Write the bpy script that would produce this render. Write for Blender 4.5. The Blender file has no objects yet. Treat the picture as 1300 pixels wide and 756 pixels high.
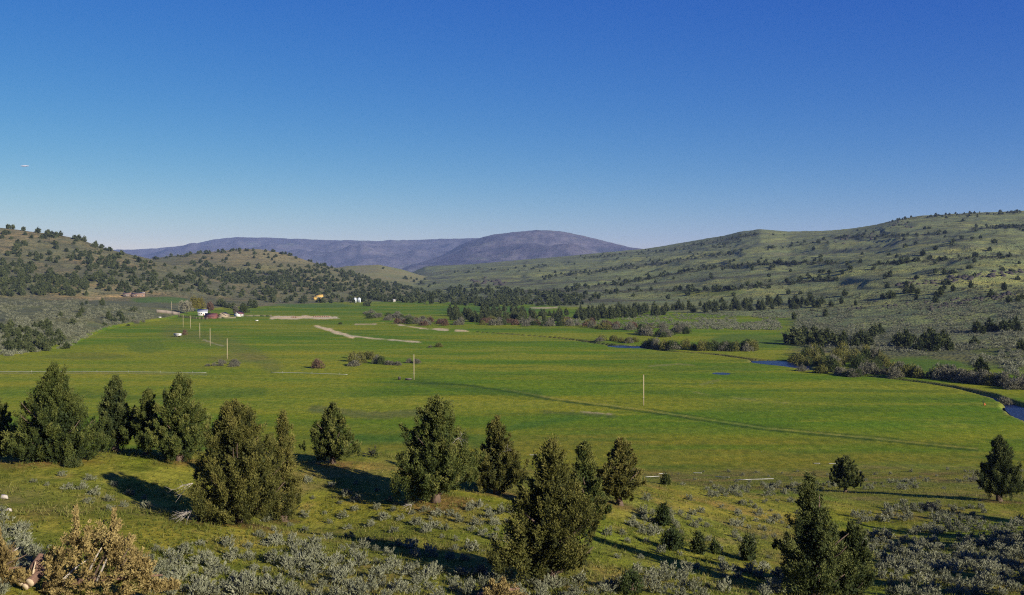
import bpy, math, random
import numpy as np
from mathutils import Vector

SC = bpy.context.scene
COL = SC.collection
R_ = np.random.default_rng(7)
H = 38.0                       # camera height above the valley floor
F = 1276.0                     # focal length in photo pixels (1300 wide)
PITCH = math.atan(28 / F)
CP, SP = math.cos(PITCH), math.sin(PITCH)
SUN_EL, SUN_AZ = math.radians(21), math.radians(135)

# ------------------------------------------------------------------ numpy helpers
def _hash(ix, iy, seed):
    h = (ix.astype(np.int64) * 374761393 + iy.astype(np.int64) * 668265263 + seed * 2147483647 % 1000003 * 97) & 0xFFFFFFFF
    h = ((h ^ (h >> 13)) * 1274126177) & 0xFFFFFFFF
    h = (h ^ (h >> 16)) & 0xFFFF
    return h / 65535.0

def vnoise(x, y, seed=0):
    x = np.asarray(x, float); y = np.asarray(y, float)
    ix = np.floor(x); iy = np.floor(y)
    fx = x - ix; fy = y - iy
    fx = fx * fx * (3 - 2 * fx); fy = fy * fy * (3 - 2 * fy)
    a = _hash(ix, iy, seed); b = _hash(ix + 1, iy, seed)
    c = _hash(ix, iy + 1, seed); d = _hash(ix + 1, iy + 1, seed)
    return (a * (1 - fx) + b * fx) * (1 - fy) + (c * (1 - fx) + d * fx) * fy

def fbm(x, y, seed=0, octv=4):
    s = 0; a = 0.5; t = 0
    for k in range(octv):
        s = s + a * vnoise(x * 2 ** k + 17.3 * k, y * 2 ** k - 9.1 * k, seed + k)
        t += a; a *= 0.5
    return s / t * 2 - 1          # -1..1

def sstep(a, b, x):
    t = np.clip((np.asarray(x, float) - a) / (b - a), 0, 1)
    return t * t * (3 - 2 * t)

def ray_slope(py):
    a = (378 - np.asarray(py, float)) / F
    return (-SP + a * CP) / (CP + a * SP)

def ray_u(px, py):
    a = (378 - np.asarray(py, float)) / F
    return (np.asarray(px, float) - 650) / F / (CP + a * SP)

def project(X, Y, Z):
    d = np.maximum(Y * CP - (Z - H) * SP, 0.5)
    return 650 + F * X / d, 378 - F * (Y * SP + (Z - H) * CP) / d

# ------------------------------------------------------------------ the foreground slope (thin plate through surveyed points)
def _pt(px, py, Y):
    return (ray_u(px, py) * Y, Y, H + ray_slope(py) * Y)
_cp = [_pt(*p) for p in [
    (697, 742, 50), (365, 680, 66.5), (565, 642, 72.4), (385, 588, 85.3), (68, 588, 76), (147, 577, 83), (228, 586, 79),
    (302, 668, 60), (38, 735, 42), (120, 740, 43), (632, 633, 78), (788, 644, 80), (1073, 626, 130), (1268, 638, 118),
    (650, 756, 47.5), (1300, 756, 60), (1000, 756, 57), (1100, 690, 92), (900, 690, 74), (850, 612, 112), (200, 756, 43.5),
    (420, 756, 45), (1300, 690, 86), (0, 640, 60), (300, 577, 92), (480, 580, 93), (10, 577, 92), (560, 590, 98)]]
_cp += [(0, 0, 36.3), (8, 4, 35.6), (-8, 4, 36.0), (0, 14, 32.6), (-12, 20, 30.6), (14, 20, 28.5), (0, 28, 27.4), (-20, 30, 27.6), (20, 30, 25.2),
        (0, -25, 41), (-30, -20, 41), (30, -20, 37), (-60, 60, 25), (-90, 80, 25), (-120, 60, 28), (70, 50, 18), (100, 70, 13), (120, 40, 20),
        (-30, 130, 11), (-60, 130, 11), (-100, 130, 12), (0, 135, 9), (-150, 120, 14), (20, 160, 4.5), (-40, 170, 2.5), (-100, 170, 3), (60, 170, 3.5),
        (110, 175, 2.5), (170, 150, 5), (-20, 220, -4), (-90, 220, -4), (60, 230, -4), (130, 235, -4), (200, 220, -3), (-180, 220, -3),
        (40, 300, -10), (-120, 300, -10), (200, 300, -10)]
_cp = np.array(_cp)
def _tps(r2):
    return 0.5 * r2 * np.log(r2 + 1e-9)
_n = len(_cp)
_d2 = ((_cp[:, None, :2] - _cp[None, :, :2]) ** 2).sum(-1)
_A = np.zeros((_n + 3, _n + 3)); _A[:_n, :_n] = _tps(_d2) + np.eye(_n) * 6.0
_A[:_n, _n] = 1; _A[:_n, _n + 1:] = _cp[:, :2]; _A[_n:, :_n] = _A[:_n, _n:].T
_w = np.linalg.solve(_A, np.r_[_cp[:, 2], 0, 0, 0])
def z_slope(X, Y):
    X = np.clip(X, -190, 210); Yc = np.clip(Y, -45, 310)
    z = _w[_n] + _w[_n + 1] * X + _w[_n + 2] * Yc
    for i in range(_n):
        z = z + _w[i] * _tps((X - _cp[i, 0]) ** 2 + (Yc - _cp[i, 1]) ** 2)
    z = z + 0.22 * fbm(X / 9, Yc / 9, 5, 3) + 0.5 * fbm(X / 30, Yc / 30, 6, 2) * sstep(20, 60, Y)
    return np.where(Y > 260, np.minimum(z, -6 - (Y - 260) * .05), z)

# ------------------------------------------------------------------ hills: skyline row, ridge distance, foot distance by bearing
def py2dist(py): return -H / ray_slope(py)
HILLS = [
    # left hill
    dict(px=[-600, -200, 0, 50, 100, 130, 160, 200, 250, 300, 350, 400, 430],
         ys=[262, 275, 289, 295, 303, 314, 322, 331, 346, 362, 377, 387, 395],
         D=[1700] * 8 + [1680, 1640, 1580, 1500, 1450], B=[1080] * 8 + [1100, 1150, 1150, 1150, 1150], p=1.15, n=.16),
    # sage bench in front of it
    dict(px=[-600, 0, 60, 90, 130, 170, 210, 240, 260], z=[12, 10, 9.5, 9, 8.5, 7.5, 5, 2, 0],
         B=[470, 470, 505, 540, 690, 790, 860, 990, 1000], D=[800, 790, 800, 820, 900, 960, 1000, 1060, 1080], p=.8, n=.10, keep=True),
    # middle hill with a bare top
    dict(px=[150, 200, 250, 300, 330, 360, 400, 450, 500, 550, 575, 600],
         ys=[332, 327.5, 321.5, 317, 316.5, 321.5, 334, 346, 361, 376, 386, 395],
         D=[2500] * 6 + [2450, 2350, 2250, 2150, 2100, 2100], B=[1370] * 12, p=1.05, n=.14),
    # its bare tail
    dict(px=[400, 440, 480, 510, 540, 570, 590], ys=[345, 338, 336, 342, 351.5, 363, 380], D=[3200] * 7, B=[2300] * 7, p=1.0, n=.1),
    # long right hill
    dict(px=[480, 515, 540, 600, 650, 700, 760, 820, 870, 920, 940, 965, 1000, 1045, 1080, 1110, 1140, 1165, 1230, 1300, 1500, 1900],
         ys=[375, 350, 338, 335.5, 331, 327, 321.5, 316, 307.5, 299, 294, 291, 294, 293, 290.5, 285.5, 278.5, 274, 270.5, 267.5, 256, 235],
         D=[4200, 4200, 4200, 4000, 3900, 3800, 3700, 3600, 3400, 3200, 3100, 3000, 3000, 2900, 2800, 2700, 2600, 2600, 2500, 2500, 2400, 2200],
         B=[1300, 1290, 1280, 1230, 1180, 1130, 1060, 1000, 950, 900, 880, 860, 820, 720, 640, 610, 580, 540, 500, 440, 420, 400], p=1.32, n=.09, ledge=True),
    # far mountains
    dict(px=[-300, 100, 165, 200, 240, 270, 300, 340, 400, 480, 540, 600, 640, 700, 760, 800, 900],
         ys=[316, 318, 317, 315, 311, 304, 300.5, 302, 304, 306, 304, 302, 303, 306, 310, 318, 330], D=[13000] * 17, B=[8200] * 17, p=.9, n=.30, far=True),
    dict(px=[520, 560, 590, 625, 650, 680, 710, 740, 770, 800, 830, 860], ys=[340, 325, 308, 298, 295, 292, 293.5, 299, 307, 314, 319, 330],
         D=[9500] * 12, B=[6300] * 12, p=.8, n=.34, far=True),
]
def hill_z(h, X, Y, px):
    D = np.interp(px, h['px'], h['D']); B = np.interp(px, h['px'], h['B'])
    if 'z' in h:
        zr = np.interp(px, h['px'], h['z'])
    else:
        zr = np.maximum(H + ray_slope(np.interp(px, h['px'], h['ys'])) * D, 0)
        gx = np.arange(h['px'][0] - 300, h['px'][-1] + 300, 10.)
        gy = np.maximum(H + ray_slope(np.interp(gx, h['px'], h['ys'])) * np.interp(gx, h['px'], h['D']), 0)
        gp = np.pad(gy, 12, mode='edge'); gs = np.convolve(np.convolve(gp, np.ones(13) / 13, 'valid'), np.ones(13) / 13, 'valid')
        k = np.clip((Y - B) / (D - B), 0, 1) ** 3.0
        zr = zr * k + np.interp(px, gx, gs) * (1 - k)
        edge = sstep(h['px'][0] - 40, h['px'][0], px) * (1 - sstep(h['px'][-1], h['px'][-1] + 40, px))
        zr = zr * edge
    t = (Y - B) / (D - B)
    tc = np.clip(t, 0, 1)
    up = tc ** h['p']
    far = h.get('far')
    sc = 620. if far else 170.
    nz = fbm(X / sc, Y / sc, 31, 5) + .55 * (1 - 2 * np.abs(fbm(X / (sc * 1.7), Y / (sc * 2.2), 37, 4))) - .3
    z = zr * up + zr * h['n'] * nz * np.clip(4 * tc * (1 - tc), 0, 1)
    if h.get('ledge'):          # stepped basalt benches
        ph = zr * up / 17 + 1.2 * fbm(X / 260, Y / 260, 41, 3)
        saw = ph - np.floor(ph)
        z = z + 4.2 * (sstep(.72, .9, saw) - saw) * sstep(.08, .3, tc) * (1 - sstep(.8, 1, tc))
    if h.get('keep'):
        return np.where(t <= 0, -30, np.where(Y > D, zr + 0.0, z))
    W = np.maximum(D * .3, 300)
    z = np.where(t > 1, zr * (1 - ((Y - D) / W) ** 2), z)
    z = z + np.where(t > .03, 1, 0) * (fbm(X / 45, Y / 45, 51, 3) * (1.0 if not far else 5.0)) * np.clip(tc * 6, 0, 1)
    return np.where(t <= 0, -30, np.maximum(z, -30))

# the river, as (photo column, photo row) on the flat floor, half width
_RIV = [(1420, 560, 9), (1340, 533, 8), (1312, 522.5, 6), (1296, 515.5, 3.5), (1284, 511, 1.5), (1250, 499.5, 1.4), (1200, 489, 1.3), (1140, 481, 1.3), (1080, 475, 1.5), (1030, 468.5, 2), (1010, 464.5, 5), (996, 461.5, 9),
        (981, 459.5, 9), (966, 457, 4), (940, 454, 1.6), (900, 449, 1.6), (850, 445.5, 2), (822, 442, 3), (808, 440.8, 6.5), (794, 439.8, 8), (780, 438.2, 4), (760, 435.5, 2), (700, 428, 2), (600, 421, 2)]
def flat_xy(px, py):
    Y = py2dist(py); return ray_u(px, py) * Y, Y
RIV = np.array([(*flat_xy(a, b), c) for a, b, c in _RIV])
def _dense(P, n=8):
    out = []
    for i in range(len(P) - 1):
        p0 = P[max(i - 1, 0)]; p1 = P[i]; p2 = P[i + 1]; p3 = P[min(i + 2, len(P) - 1)]
        for k in range(n):
            t = k / n
            out.append(.5 * ((2 * p1) + (-p0 + p2) * t + (2 * p0 - 5 * p1 + 4 * p2 - p3) * t * t + (-p0 + 3 * p1 - 3 * p2 + p3) * t ** 3))
    out.append(P[-1]); return np.array(out)
RIVD = _dense(RIV)
def river_dist(X, Y):
    """distance to the river centre line minus its half width"""
    best = np.full(np.shape(X), 1e9)
    for i in range(len(RIVD) - 1):
        ax, ay, aw = RIVD[i]; bx, by, bw = RIVD[i + 1]
        dx, dy = bx - ax, by - ay; L = dx * dx + dy * dy + 1e-9
        t = np.clip(((X - ax) * dx + (Y - ay) * dy) / L, 0, 1)
        d = np.hypot(X - ax - t * dx, Y - ay - t * dy) - (aw + t * (bw - aw))
        best = np.minimum(best, d)
    return best

def zfun(X, Y):
    X = np.asarray(X, float); Y = np.asarray(Y, float)
    px = 650 + F * X / np.maximum(Y, 1.0)
    floor = .35 * fbm(X / 55, Y / 55, 3, 3) * sstep(150, 260, Y) * .7
    m = (Y > 150) & (Y < 1400)
    carve = np.zeros(np.shape(X))
    if np.any(m):
        rd = river_dist(X[m], Y[m])
        wob = 1.2 * fbm(X[m] / 12, Y[m] / 12, 8, 2)
        carve[m] = -1.75 * (1 - sstep(-.6, 1.6, rd + wob))
        floor[m] *= sstep(0, 25, rd)
    z = floor + carve
    # puddle in the meadow
    qx, qy = flat_xy(915, 474.3)
    z = z - .35 * (1 - sstep(.5, 1.1, np.hypot((X - qx) / 4.2, (Y - qy) / 5.5)))
    far = Y > 300
    if np.any(far):
        zz = z[far]
        for h in HILLS:
            zz = np.maximum(zz, hill_z(h, X[far], Y[far], px[far]))
        z[far] = zz
    near = Y < 320
    if np.any(near):
        s = z_slope(X[near], Y[near]); f = z[near]
        k = 1.6                                                # smooth maximum
        z[near] = np.maximum(s, f) + k / 4 * np.clip(1 - np.abs(s - f) / k, 0, 1) ** 2
    return z

def zat(x, y): return float(zfun(np.array([x]), np.array([y]))[0])

# ------------------------------------------------------------------ where does a photo pixel meet the ground
_TY = np.r_[np.arange(4, 60, .8), np.arange(60, 240, 1.5), np.arange(240, 640, 2.5), 640 * 1.012 ** np.arange(0, 265)]
_TPX = np.arange(-420, 1721, 4.0)
_GU = (_TPX - 650) / F
_TZ = zfun((_TY[:, None] * _GU[None, :]).ravel(), np.repeat(_TY, len(_GU))).reshape(len(_TY), len(_GU))
def hit(px, py, ymin=0):
    sl = float(ray_slope(py)); u = float(ray_u(px, py))
    c = np.clip((u * F + 650 - _TPX[0]) / 4.0, 0, len(_TPX) - 1.001)
    i = int(c); fr = c - i
    z = _TZ[:, i] * (1 - fr) + _TZ[:, i + 1] * fr
    g = z - (H + sl * _TY)
    k = np.nonzero((g > 0) & (_TY > ymin))[0]
    if len(k) == 0: return None
    k = k[0]
    if k == 0: return None
    t = -g[k - 1] / (g[k] - g[k - 1]) if g[k] != g[k - 1] else 1
    t = min(max(t, 0), 1)
    Y = _TY[k - 1] + t * (_TY[k] - _TY[k - 1]); X = u * Y
    return X, Y, H + sl * Y

# ------------------------------------------------------------------ materials
def new_mat(name):
    m = bpy.data.materials.new(name); m.use_nodes = True
    nt = m.node_tree; b = nt.nodes['Principled BSDF']
    return m, nt, b
def node(nt, typ, **kw):
    n = nt.nodes.new(typ)
    for k, v in kw.items(): setattr(n, k, v)
    return n
def lnk(nt, a, b): nt.links.new(a, b)
def noise(nt, vec, scale, detail=3, rough=.6):
    n = node(nt, 'ShaderNodeTexNoise'); n.inputs['Scale'].default_value = scale
    n.inputs['Detail'].default_value = detail; n.inputs['Roughness'].default_value = rough
    if vec is not None: lnk(nt, vec, n.inputs['Vector'])
    return n.outputs['Fac']
def ramp(nt, fac, stops):
    r = node(nt, 'ShaderNodeValToRGB')
    while len(r.color_ramp.elements) < len(stops): r.color_ramp.elements.new(.5)
    for e, (p, c) in zip(r.color_ramp.elements, stops):
        e.position = p; e.color = (*c, 1) if len(c) == 3 else c
    lnk(nt, fac, r.inputs['Fac']); return r.outputs['Color']
def mixc(nt, fac, a, b, typ='MIX'):
    m = node(nt, 'ShaderNodeMix', data_type='RGBA', blend_type=typ)
    for s, v in ((m.inputs['Factor'], fac), (m.inputs[6], a), (m.inputs[7], b)):
        if isinstance(v, (int, float)): s.default_value = v
        elif isinstance(v, tuple): s.default_value = (*v, 1) if len(v) == 3 else v
        else: lnk(nt, v, s)
    return m.outputs[2]
def maths(nt, op, a, b=None, c=None):
    m = node(nt, 'ShaderNodeMath', operation=op)
    for i, v in enumerate((a, b, c)):
        if v is None: continue
        if isinstance(v, (int, float)): m.inputs[i].default_value = v
        else: lnk(nt, v, m.inputs[i])
    return m.outputs[0]
def g3(v): return (v, v, v)

def simple_mat(name, color, rough=.8, var=.25, scale=2.0, metallic=0, spec=.2, bump=0, obj=True):
    m, nt, b = new_mat(name)
    tc = node(nt, 'ShaderNodeTexCoord')
    f = noise(nt, tc.outputs['Object'], scale, 4)
    c = mixc(nt, f, tuple(x * (1 - var) for x in color), tuple(min(x * (1 + var), .95) for x in color))
    lnk(nt, c, b.inputs['Base Color']); b.inputs['Roughness'].default_value = rough
    b.inputs['Metallic'].default_value = metallic; b.inputs['Specular IOR Level'].default_value = spec
    if bump:
        bp = node(nt, 'ShaderNodeBump'); bp.inputs['Strength'].default_value = bump
        lnk(nt, noise(nt, tc.outputs['Object'], scale * 4, 4), bp.inputs['Height']); lnk(nt, bp.outputs[0], b.inputs['Normal'])
    return m

def leaf_mat(name, c0, c1, c2, transl=.12):
    """foliage: colour runs with the per-spray 'tint' attribute"""
    m, nt, b = new_mat(name)
    at = node(nt, 'ShaderNodeAttribute', attribute_name='tint')
    oi = node(nt, 'ShaderNodeObjectInfo')
    t = maths(nt, 'ADD', at.outputs['Fac'], maths(nt, 'MULTIPLY_ADD', oi.outputs['Random'], .3, -.15))
    c = ramp(nt, t, [(0.0, c0), (.5, c1), (1.0, c2)])
    lnk(nt, c, b.inputs['Base Color']); b.inputs['Roughness'].default_value = .75
    b.inputs['Specular IOR Level'].default_value = .15
    tr = node(nt, 'ShaderNodeBsdfTranslucent'); lnk(nt, c, tr.inputs['Color'])
    mx = node(nt, 'ShaderNodeMixShader'); mx.inputs[0].default_value = transl
    lnk(nt, b.outputs[0], mx.inputs[1]); lnk(nt, tr.outputs[0], mx.inputs[2])
    lnk(nt, mx.outputs[0], nt.nodes['Material Output'].inputs['Surface'])
    return m

def ground_mat(name):
    m, nt, b = new_mat(name)
    ge = node(nt, 'ShaderNodeNewGeometry')
    col = node(nt, 'ShaderNodeAttribute', attribute_name='col').outputs['Color']
    sage = node(nt, 'ShaderNodeAttribute', attribute_name='sage').outputs['Fac']
    mp = node(nt, 'ShaderNodeMapping'); mp.inputs['Scale'].default_value = (.45, 1, 1); lnk(nt, ge.outputs['Position'], mp.inputs['Vector'])
    st = mp.outputs['Vector']; po = ge.outputs['Position']
    mf = node(nt, 'ShaderNodeMapping'); mf.inputs['Scale'].default_value = (1.5, .75, 1); lnk(nt, po, mf.inputs['Vector']); sf = mf.outputs['Vector']
    n1 = noise(nt, st, .05, 6, .72); n2 = noise(nt, sf, .30, 6, .8); n3 = noise(nt, po, 3.2, 4, .75)
    # dry and lush drift in the grass
    c = mixc(nt, ramp(nt, n1, [(.38, g3(0)), (.68, g3(1))]), col, mixc(nt, 1.0, col, (1.42, 1.12, .85), 'MULTIPLY'))
    c = mixc(nt, ramp(nt, n2, [(.45, g3(0)), (.56, g3(.75))]), c, mixc(nt, 1.0, c, (.56, .68, .52), 'MULTIPLY'))
    c = mixc(nt, ramp(nt, noise(nt, sf, .45, 5, .75), [(.54, g3(0)), (.64, g3(.65))]), c, mixc(nt, 1.0, c, (1.55, 1.38, 1.5), 'MULTIPLY'))
    v = maths(nt, 'MULTIPLY_ADD', maths(nt, 'ADD', n3, noise(nt, st, .9, 4, .75)), 1.3, -.3)
    vv = node(nt, 'ShaderNodeCombineColor')
    for i in range(3): lnk(nt, v, vv.inputs[i])
    c = mixc(nt, 1.0, c, vv.outputs[0], 'MULTIPLY')
    # scattered sagebrush reading as speckle far off
    vo = node(nt, 'ShaderNodeTexVoronoi'); vo.inputs['Scale'].default_value = .42; lnk(nt, po, vo.inputs['Vector'])
    bush = ramp(nt, vo.outputs['Distance'], [(.25, g3(1)), (.48, g3(0))])
    gate = ramp(nt, noise(nt, po, .022, 4, .65), [(.34, g3(.12)), (.62, g3(1))])
    bf = maths(nt, 'MULTIPLY', maths(nt, 'MULTIPLY', sage, .8), maths(nt, 'MULTIPLY', bush, gate))
    c = mixc(nt, bf, c, mixc(nt, n2, (.075, .082, .052), (.15, .155, .115)))
    ms = node(nt, 'ShaderNodeMapping'); ms.inputs['Scale'].default_value = (.012, .012, .22); lnk(nt, po, ms.inputs['Vector'])
    band = ramp(nt, noise(nt, ms.outputs[0], 1.0, 5, .68), [(.50, g3(0)), (.60, g3(1))])
    clump = ramp(nt, noise(nt, po, .085, 5, .75), [(.44, g3(0)), (.60, g3(1))])
    c = mixc(nt, maths(nt, 'MULTIPLY', sage, maths(nt, 'MULTIPLY', clump, .72)), c, (.070, .080, .045))
    c = mixc(nt, maths(nt, 'MULTIPLY', sage, maths(nt, 'MULTIPLY', band, maths(nt, 'MULTIPLY_ADD', clump, .5, .25))), c, (.052, .056, .036))
    lnk(nt, c, b.inputs['Base Color']); b.inputs['Roughness'].default_value = .95; b.inputs['Specular IOR Level'].default_value = .05
    b1 = node(nt, 'ShaderNodeBump'); b1.inputs['Strength'].default_value = .7; b1.inputs['Distance'].default_value = .4
    hsum = maths(nt, 'ADD', maths(nt, 'MULTIPLY', n3, .35), maths(nt, 'MULTIPLY_ADD', maths(nt, 'MULTIPLY', bush, sage), 2.2, n2))
    lnk(nt, hsum, b1.inputs['Height']); lnk(nt, b1.outputs[0], b.inputs['Normal'])
    return m

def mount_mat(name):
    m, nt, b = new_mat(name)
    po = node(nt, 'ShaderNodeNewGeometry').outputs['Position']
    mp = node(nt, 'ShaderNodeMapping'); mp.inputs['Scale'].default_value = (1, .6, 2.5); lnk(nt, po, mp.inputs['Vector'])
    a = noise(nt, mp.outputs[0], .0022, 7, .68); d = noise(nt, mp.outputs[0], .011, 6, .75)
    c = ramp(nt, a, [(.34, (.062, .062, .085)), (.46, (.100, .092, .118)), (.56, (.135, .124, .140)), (.68, (.145, .165, .115))])  # forest and rock tones, with some distance haze painted in as blue-purple
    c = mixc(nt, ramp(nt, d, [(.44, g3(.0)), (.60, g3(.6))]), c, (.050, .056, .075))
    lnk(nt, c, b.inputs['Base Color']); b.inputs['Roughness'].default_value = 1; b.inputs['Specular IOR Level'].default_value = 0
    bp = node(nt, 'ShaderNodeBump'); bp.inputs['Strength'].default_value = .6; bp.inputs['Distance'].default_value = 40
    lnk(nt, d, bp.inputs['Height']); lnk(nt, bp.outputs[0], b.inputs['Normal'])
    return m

def water_mat():
    m, nt, b = new_mat('river_water')
    po = node(nt, 'ShaderNodeNewGeometry').outputs['Position']
    b.inputs['Base Color'].default_value = (.008, .016, .06, 1); b.inputs['Roughness'].default_value = .22
    b.inputs['IOR'].default_value = 1.33; b.inputs['Specular IOR Level'].default_value = .6
    bp = node(nt, 'ShaderNodeBump'); bp.inputs['Strength'].default_value = 1.0; bp.inputs['Distance'].default_value = .9
    lnk(nt, noise(nt, po, 1.2, 3), bp.inputs['Height']); lnk(nt, bp.outputs[0], b.inputs['Normal'])
    return m

def bark_mat(name, c0, c1):
    m, nt, b = new_mat(name)
    tc = node(nt, 'ShaderNodeTexCoord')
    mp = node(nt, 'ShaderNodeMapping'); mp.inputs['Scale'].default_value = (6, 6, 1.2); lnk(nt, tc.outputs['Object'], mp.inputs['Vector'])
    n = noise(nt, mp.outputs[0], 2.5, 5, .7)
    lnk(nt, ramp(nt, n, [(.3, c0), (.7, c1)]), b.inputs['Base Color']); b.inputs['Roughness'].default_value = .95
    bp = node(nt, 'ShaderNodeBump'); bp.inputs['Strength'].default_value = .8; lnk(nt, n, bp.inputs['Height']); lnk(nt, bp.outputs[0], b.inputs['Normal'])
    return m

M = dict(
    ground=ground_mat('grass_and_sage_ground'), mount=mount_mat('haze_tinted_forest_and_rock'), water=water_mat(),
    jun=leaf_mat('juniper_scales', (.022, .034, .010), (.066, .084, .019), (.140, .145, .037)),
    jun_o=leaf_mat('juniper_scales_olive', (.030, .036, .011), (.086, .088, .020), (.155, .140, .037)),
    jun_d=leaf_mat('juniper_scales_dark', (.014, .024, .009), (.048, .064, .019), (.115, .128, .036)),
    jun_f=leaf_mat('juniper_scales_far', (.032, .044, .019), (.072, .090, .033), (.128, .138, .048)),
    dry=leaf_mat('dried_juniper_scales', (.10, .075, .028), (.22, .165, .062), (.34, .27, .11)),
    sage=leaf_mat('sagebrush_leaves', (.085, .092, .055), (.175, .185, .118), (.275, .280, .190), .12),
    wil_g=leaf_mat('bare_willow_twigs', (.068, .068, .046), (.130, .128, .088), (.200, .194, .140), .1),
    wil_y=leaf_mat('budding_willow', (.060, .068, .016), (.120, .125, .030), (.190, .175, .055)),
    wil_d=leaf_mat('green_shrub_leaves', (.022, .034, .012), (.046, .066, .018), (.085, .105, .030)),
    brush=leaf_mat('hillside_brush_leaves', (.035, .040, .024), (.075, .080, .048), (.13, .135, .085)),
    red=leaf_mat('reddish_twigs', (.07, .045, .03), (.12, .075, .05), (.17, .11, .07)),
    pale=leaf_mat('pale_catkin_twigs', (.15, .14, .09), (.26, .25, .17), (.36, .34, .25)),
    gold=leaf_mat('spring_cottonwood_leaves', (.085, .085, .016), (.17, .155, .028), (.26, .22, .05)),
    grass=leaf_mat('grass_blades', (.070, .095, .014), (.135, .145, .028), (.26, .22, .085), .3),
    bark=bark_mat('juniper_bark', (.05, .035, .026), (.15, .10, .072)),
    dead=bark_mat('weathered_dead_wood', (.24, .21, .18), (.46, .42, .37)),
    pole=bark_mat('pale_pole_wood', (.30, .25, .15), (.46, .39, .25)),
    cut=simple_mat('fresh_cut_wood', (.46, .37, .25), .9, .3, 14),
    redwood=bark_mat('stripped_red_bark', (.075, .045, .032), (.20, .115, .078)),
    brown=bark_mat('brown_fence_boards', (.13, .085, .06), (.30, .20, .14)),
    greyw=bark_mat('weathered_grey_boards', (.13, .105, .085), (.25, .21, .175)),
    white=simple_mat('white_paint', (.60, .59, .56), .6, .06, 1),
    palegrey=simple_mat('pale_grey_siding', (.50, .55, .60), .6, .1, 1),
    roofgrey=simple_mat('grey_metal_roof', (.36, .39, .42), .45, .15, .6, .3),
    roofred=simple_mat('dull_red_roof', (.13, .055, .055), .6, .2, .6),
    redpaint=simple_mat('red_barn_paint', (.15, .062, .05), .8, .2, .6),
    tan=simple_mat('tan_boards', (.30, .245, .17), .85, .2, .8),
    yellow=simple_mat('yellow_log_walls', (.50, .33, .09), .7, .2, .8),
    rust=simple_mat('rusty_paint', (.34, .10, .035), .85, .35, 6),
    glass=simple_mat('dark_window_glass', (.03, .035, .04), .15, .2, 1, 0, .5),
    dark=simple_mat('dark_iron', (.03, .028, .026), .7, .3, 4),
    alu=simple_mat('aluminium_pipe', (.36, .36, .33), .45, .08, 3, .25),
    rock=simple_mat('basalt_rock', (.045, .040, .038), .95, .5, .8, bump=.6),
)

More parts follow.
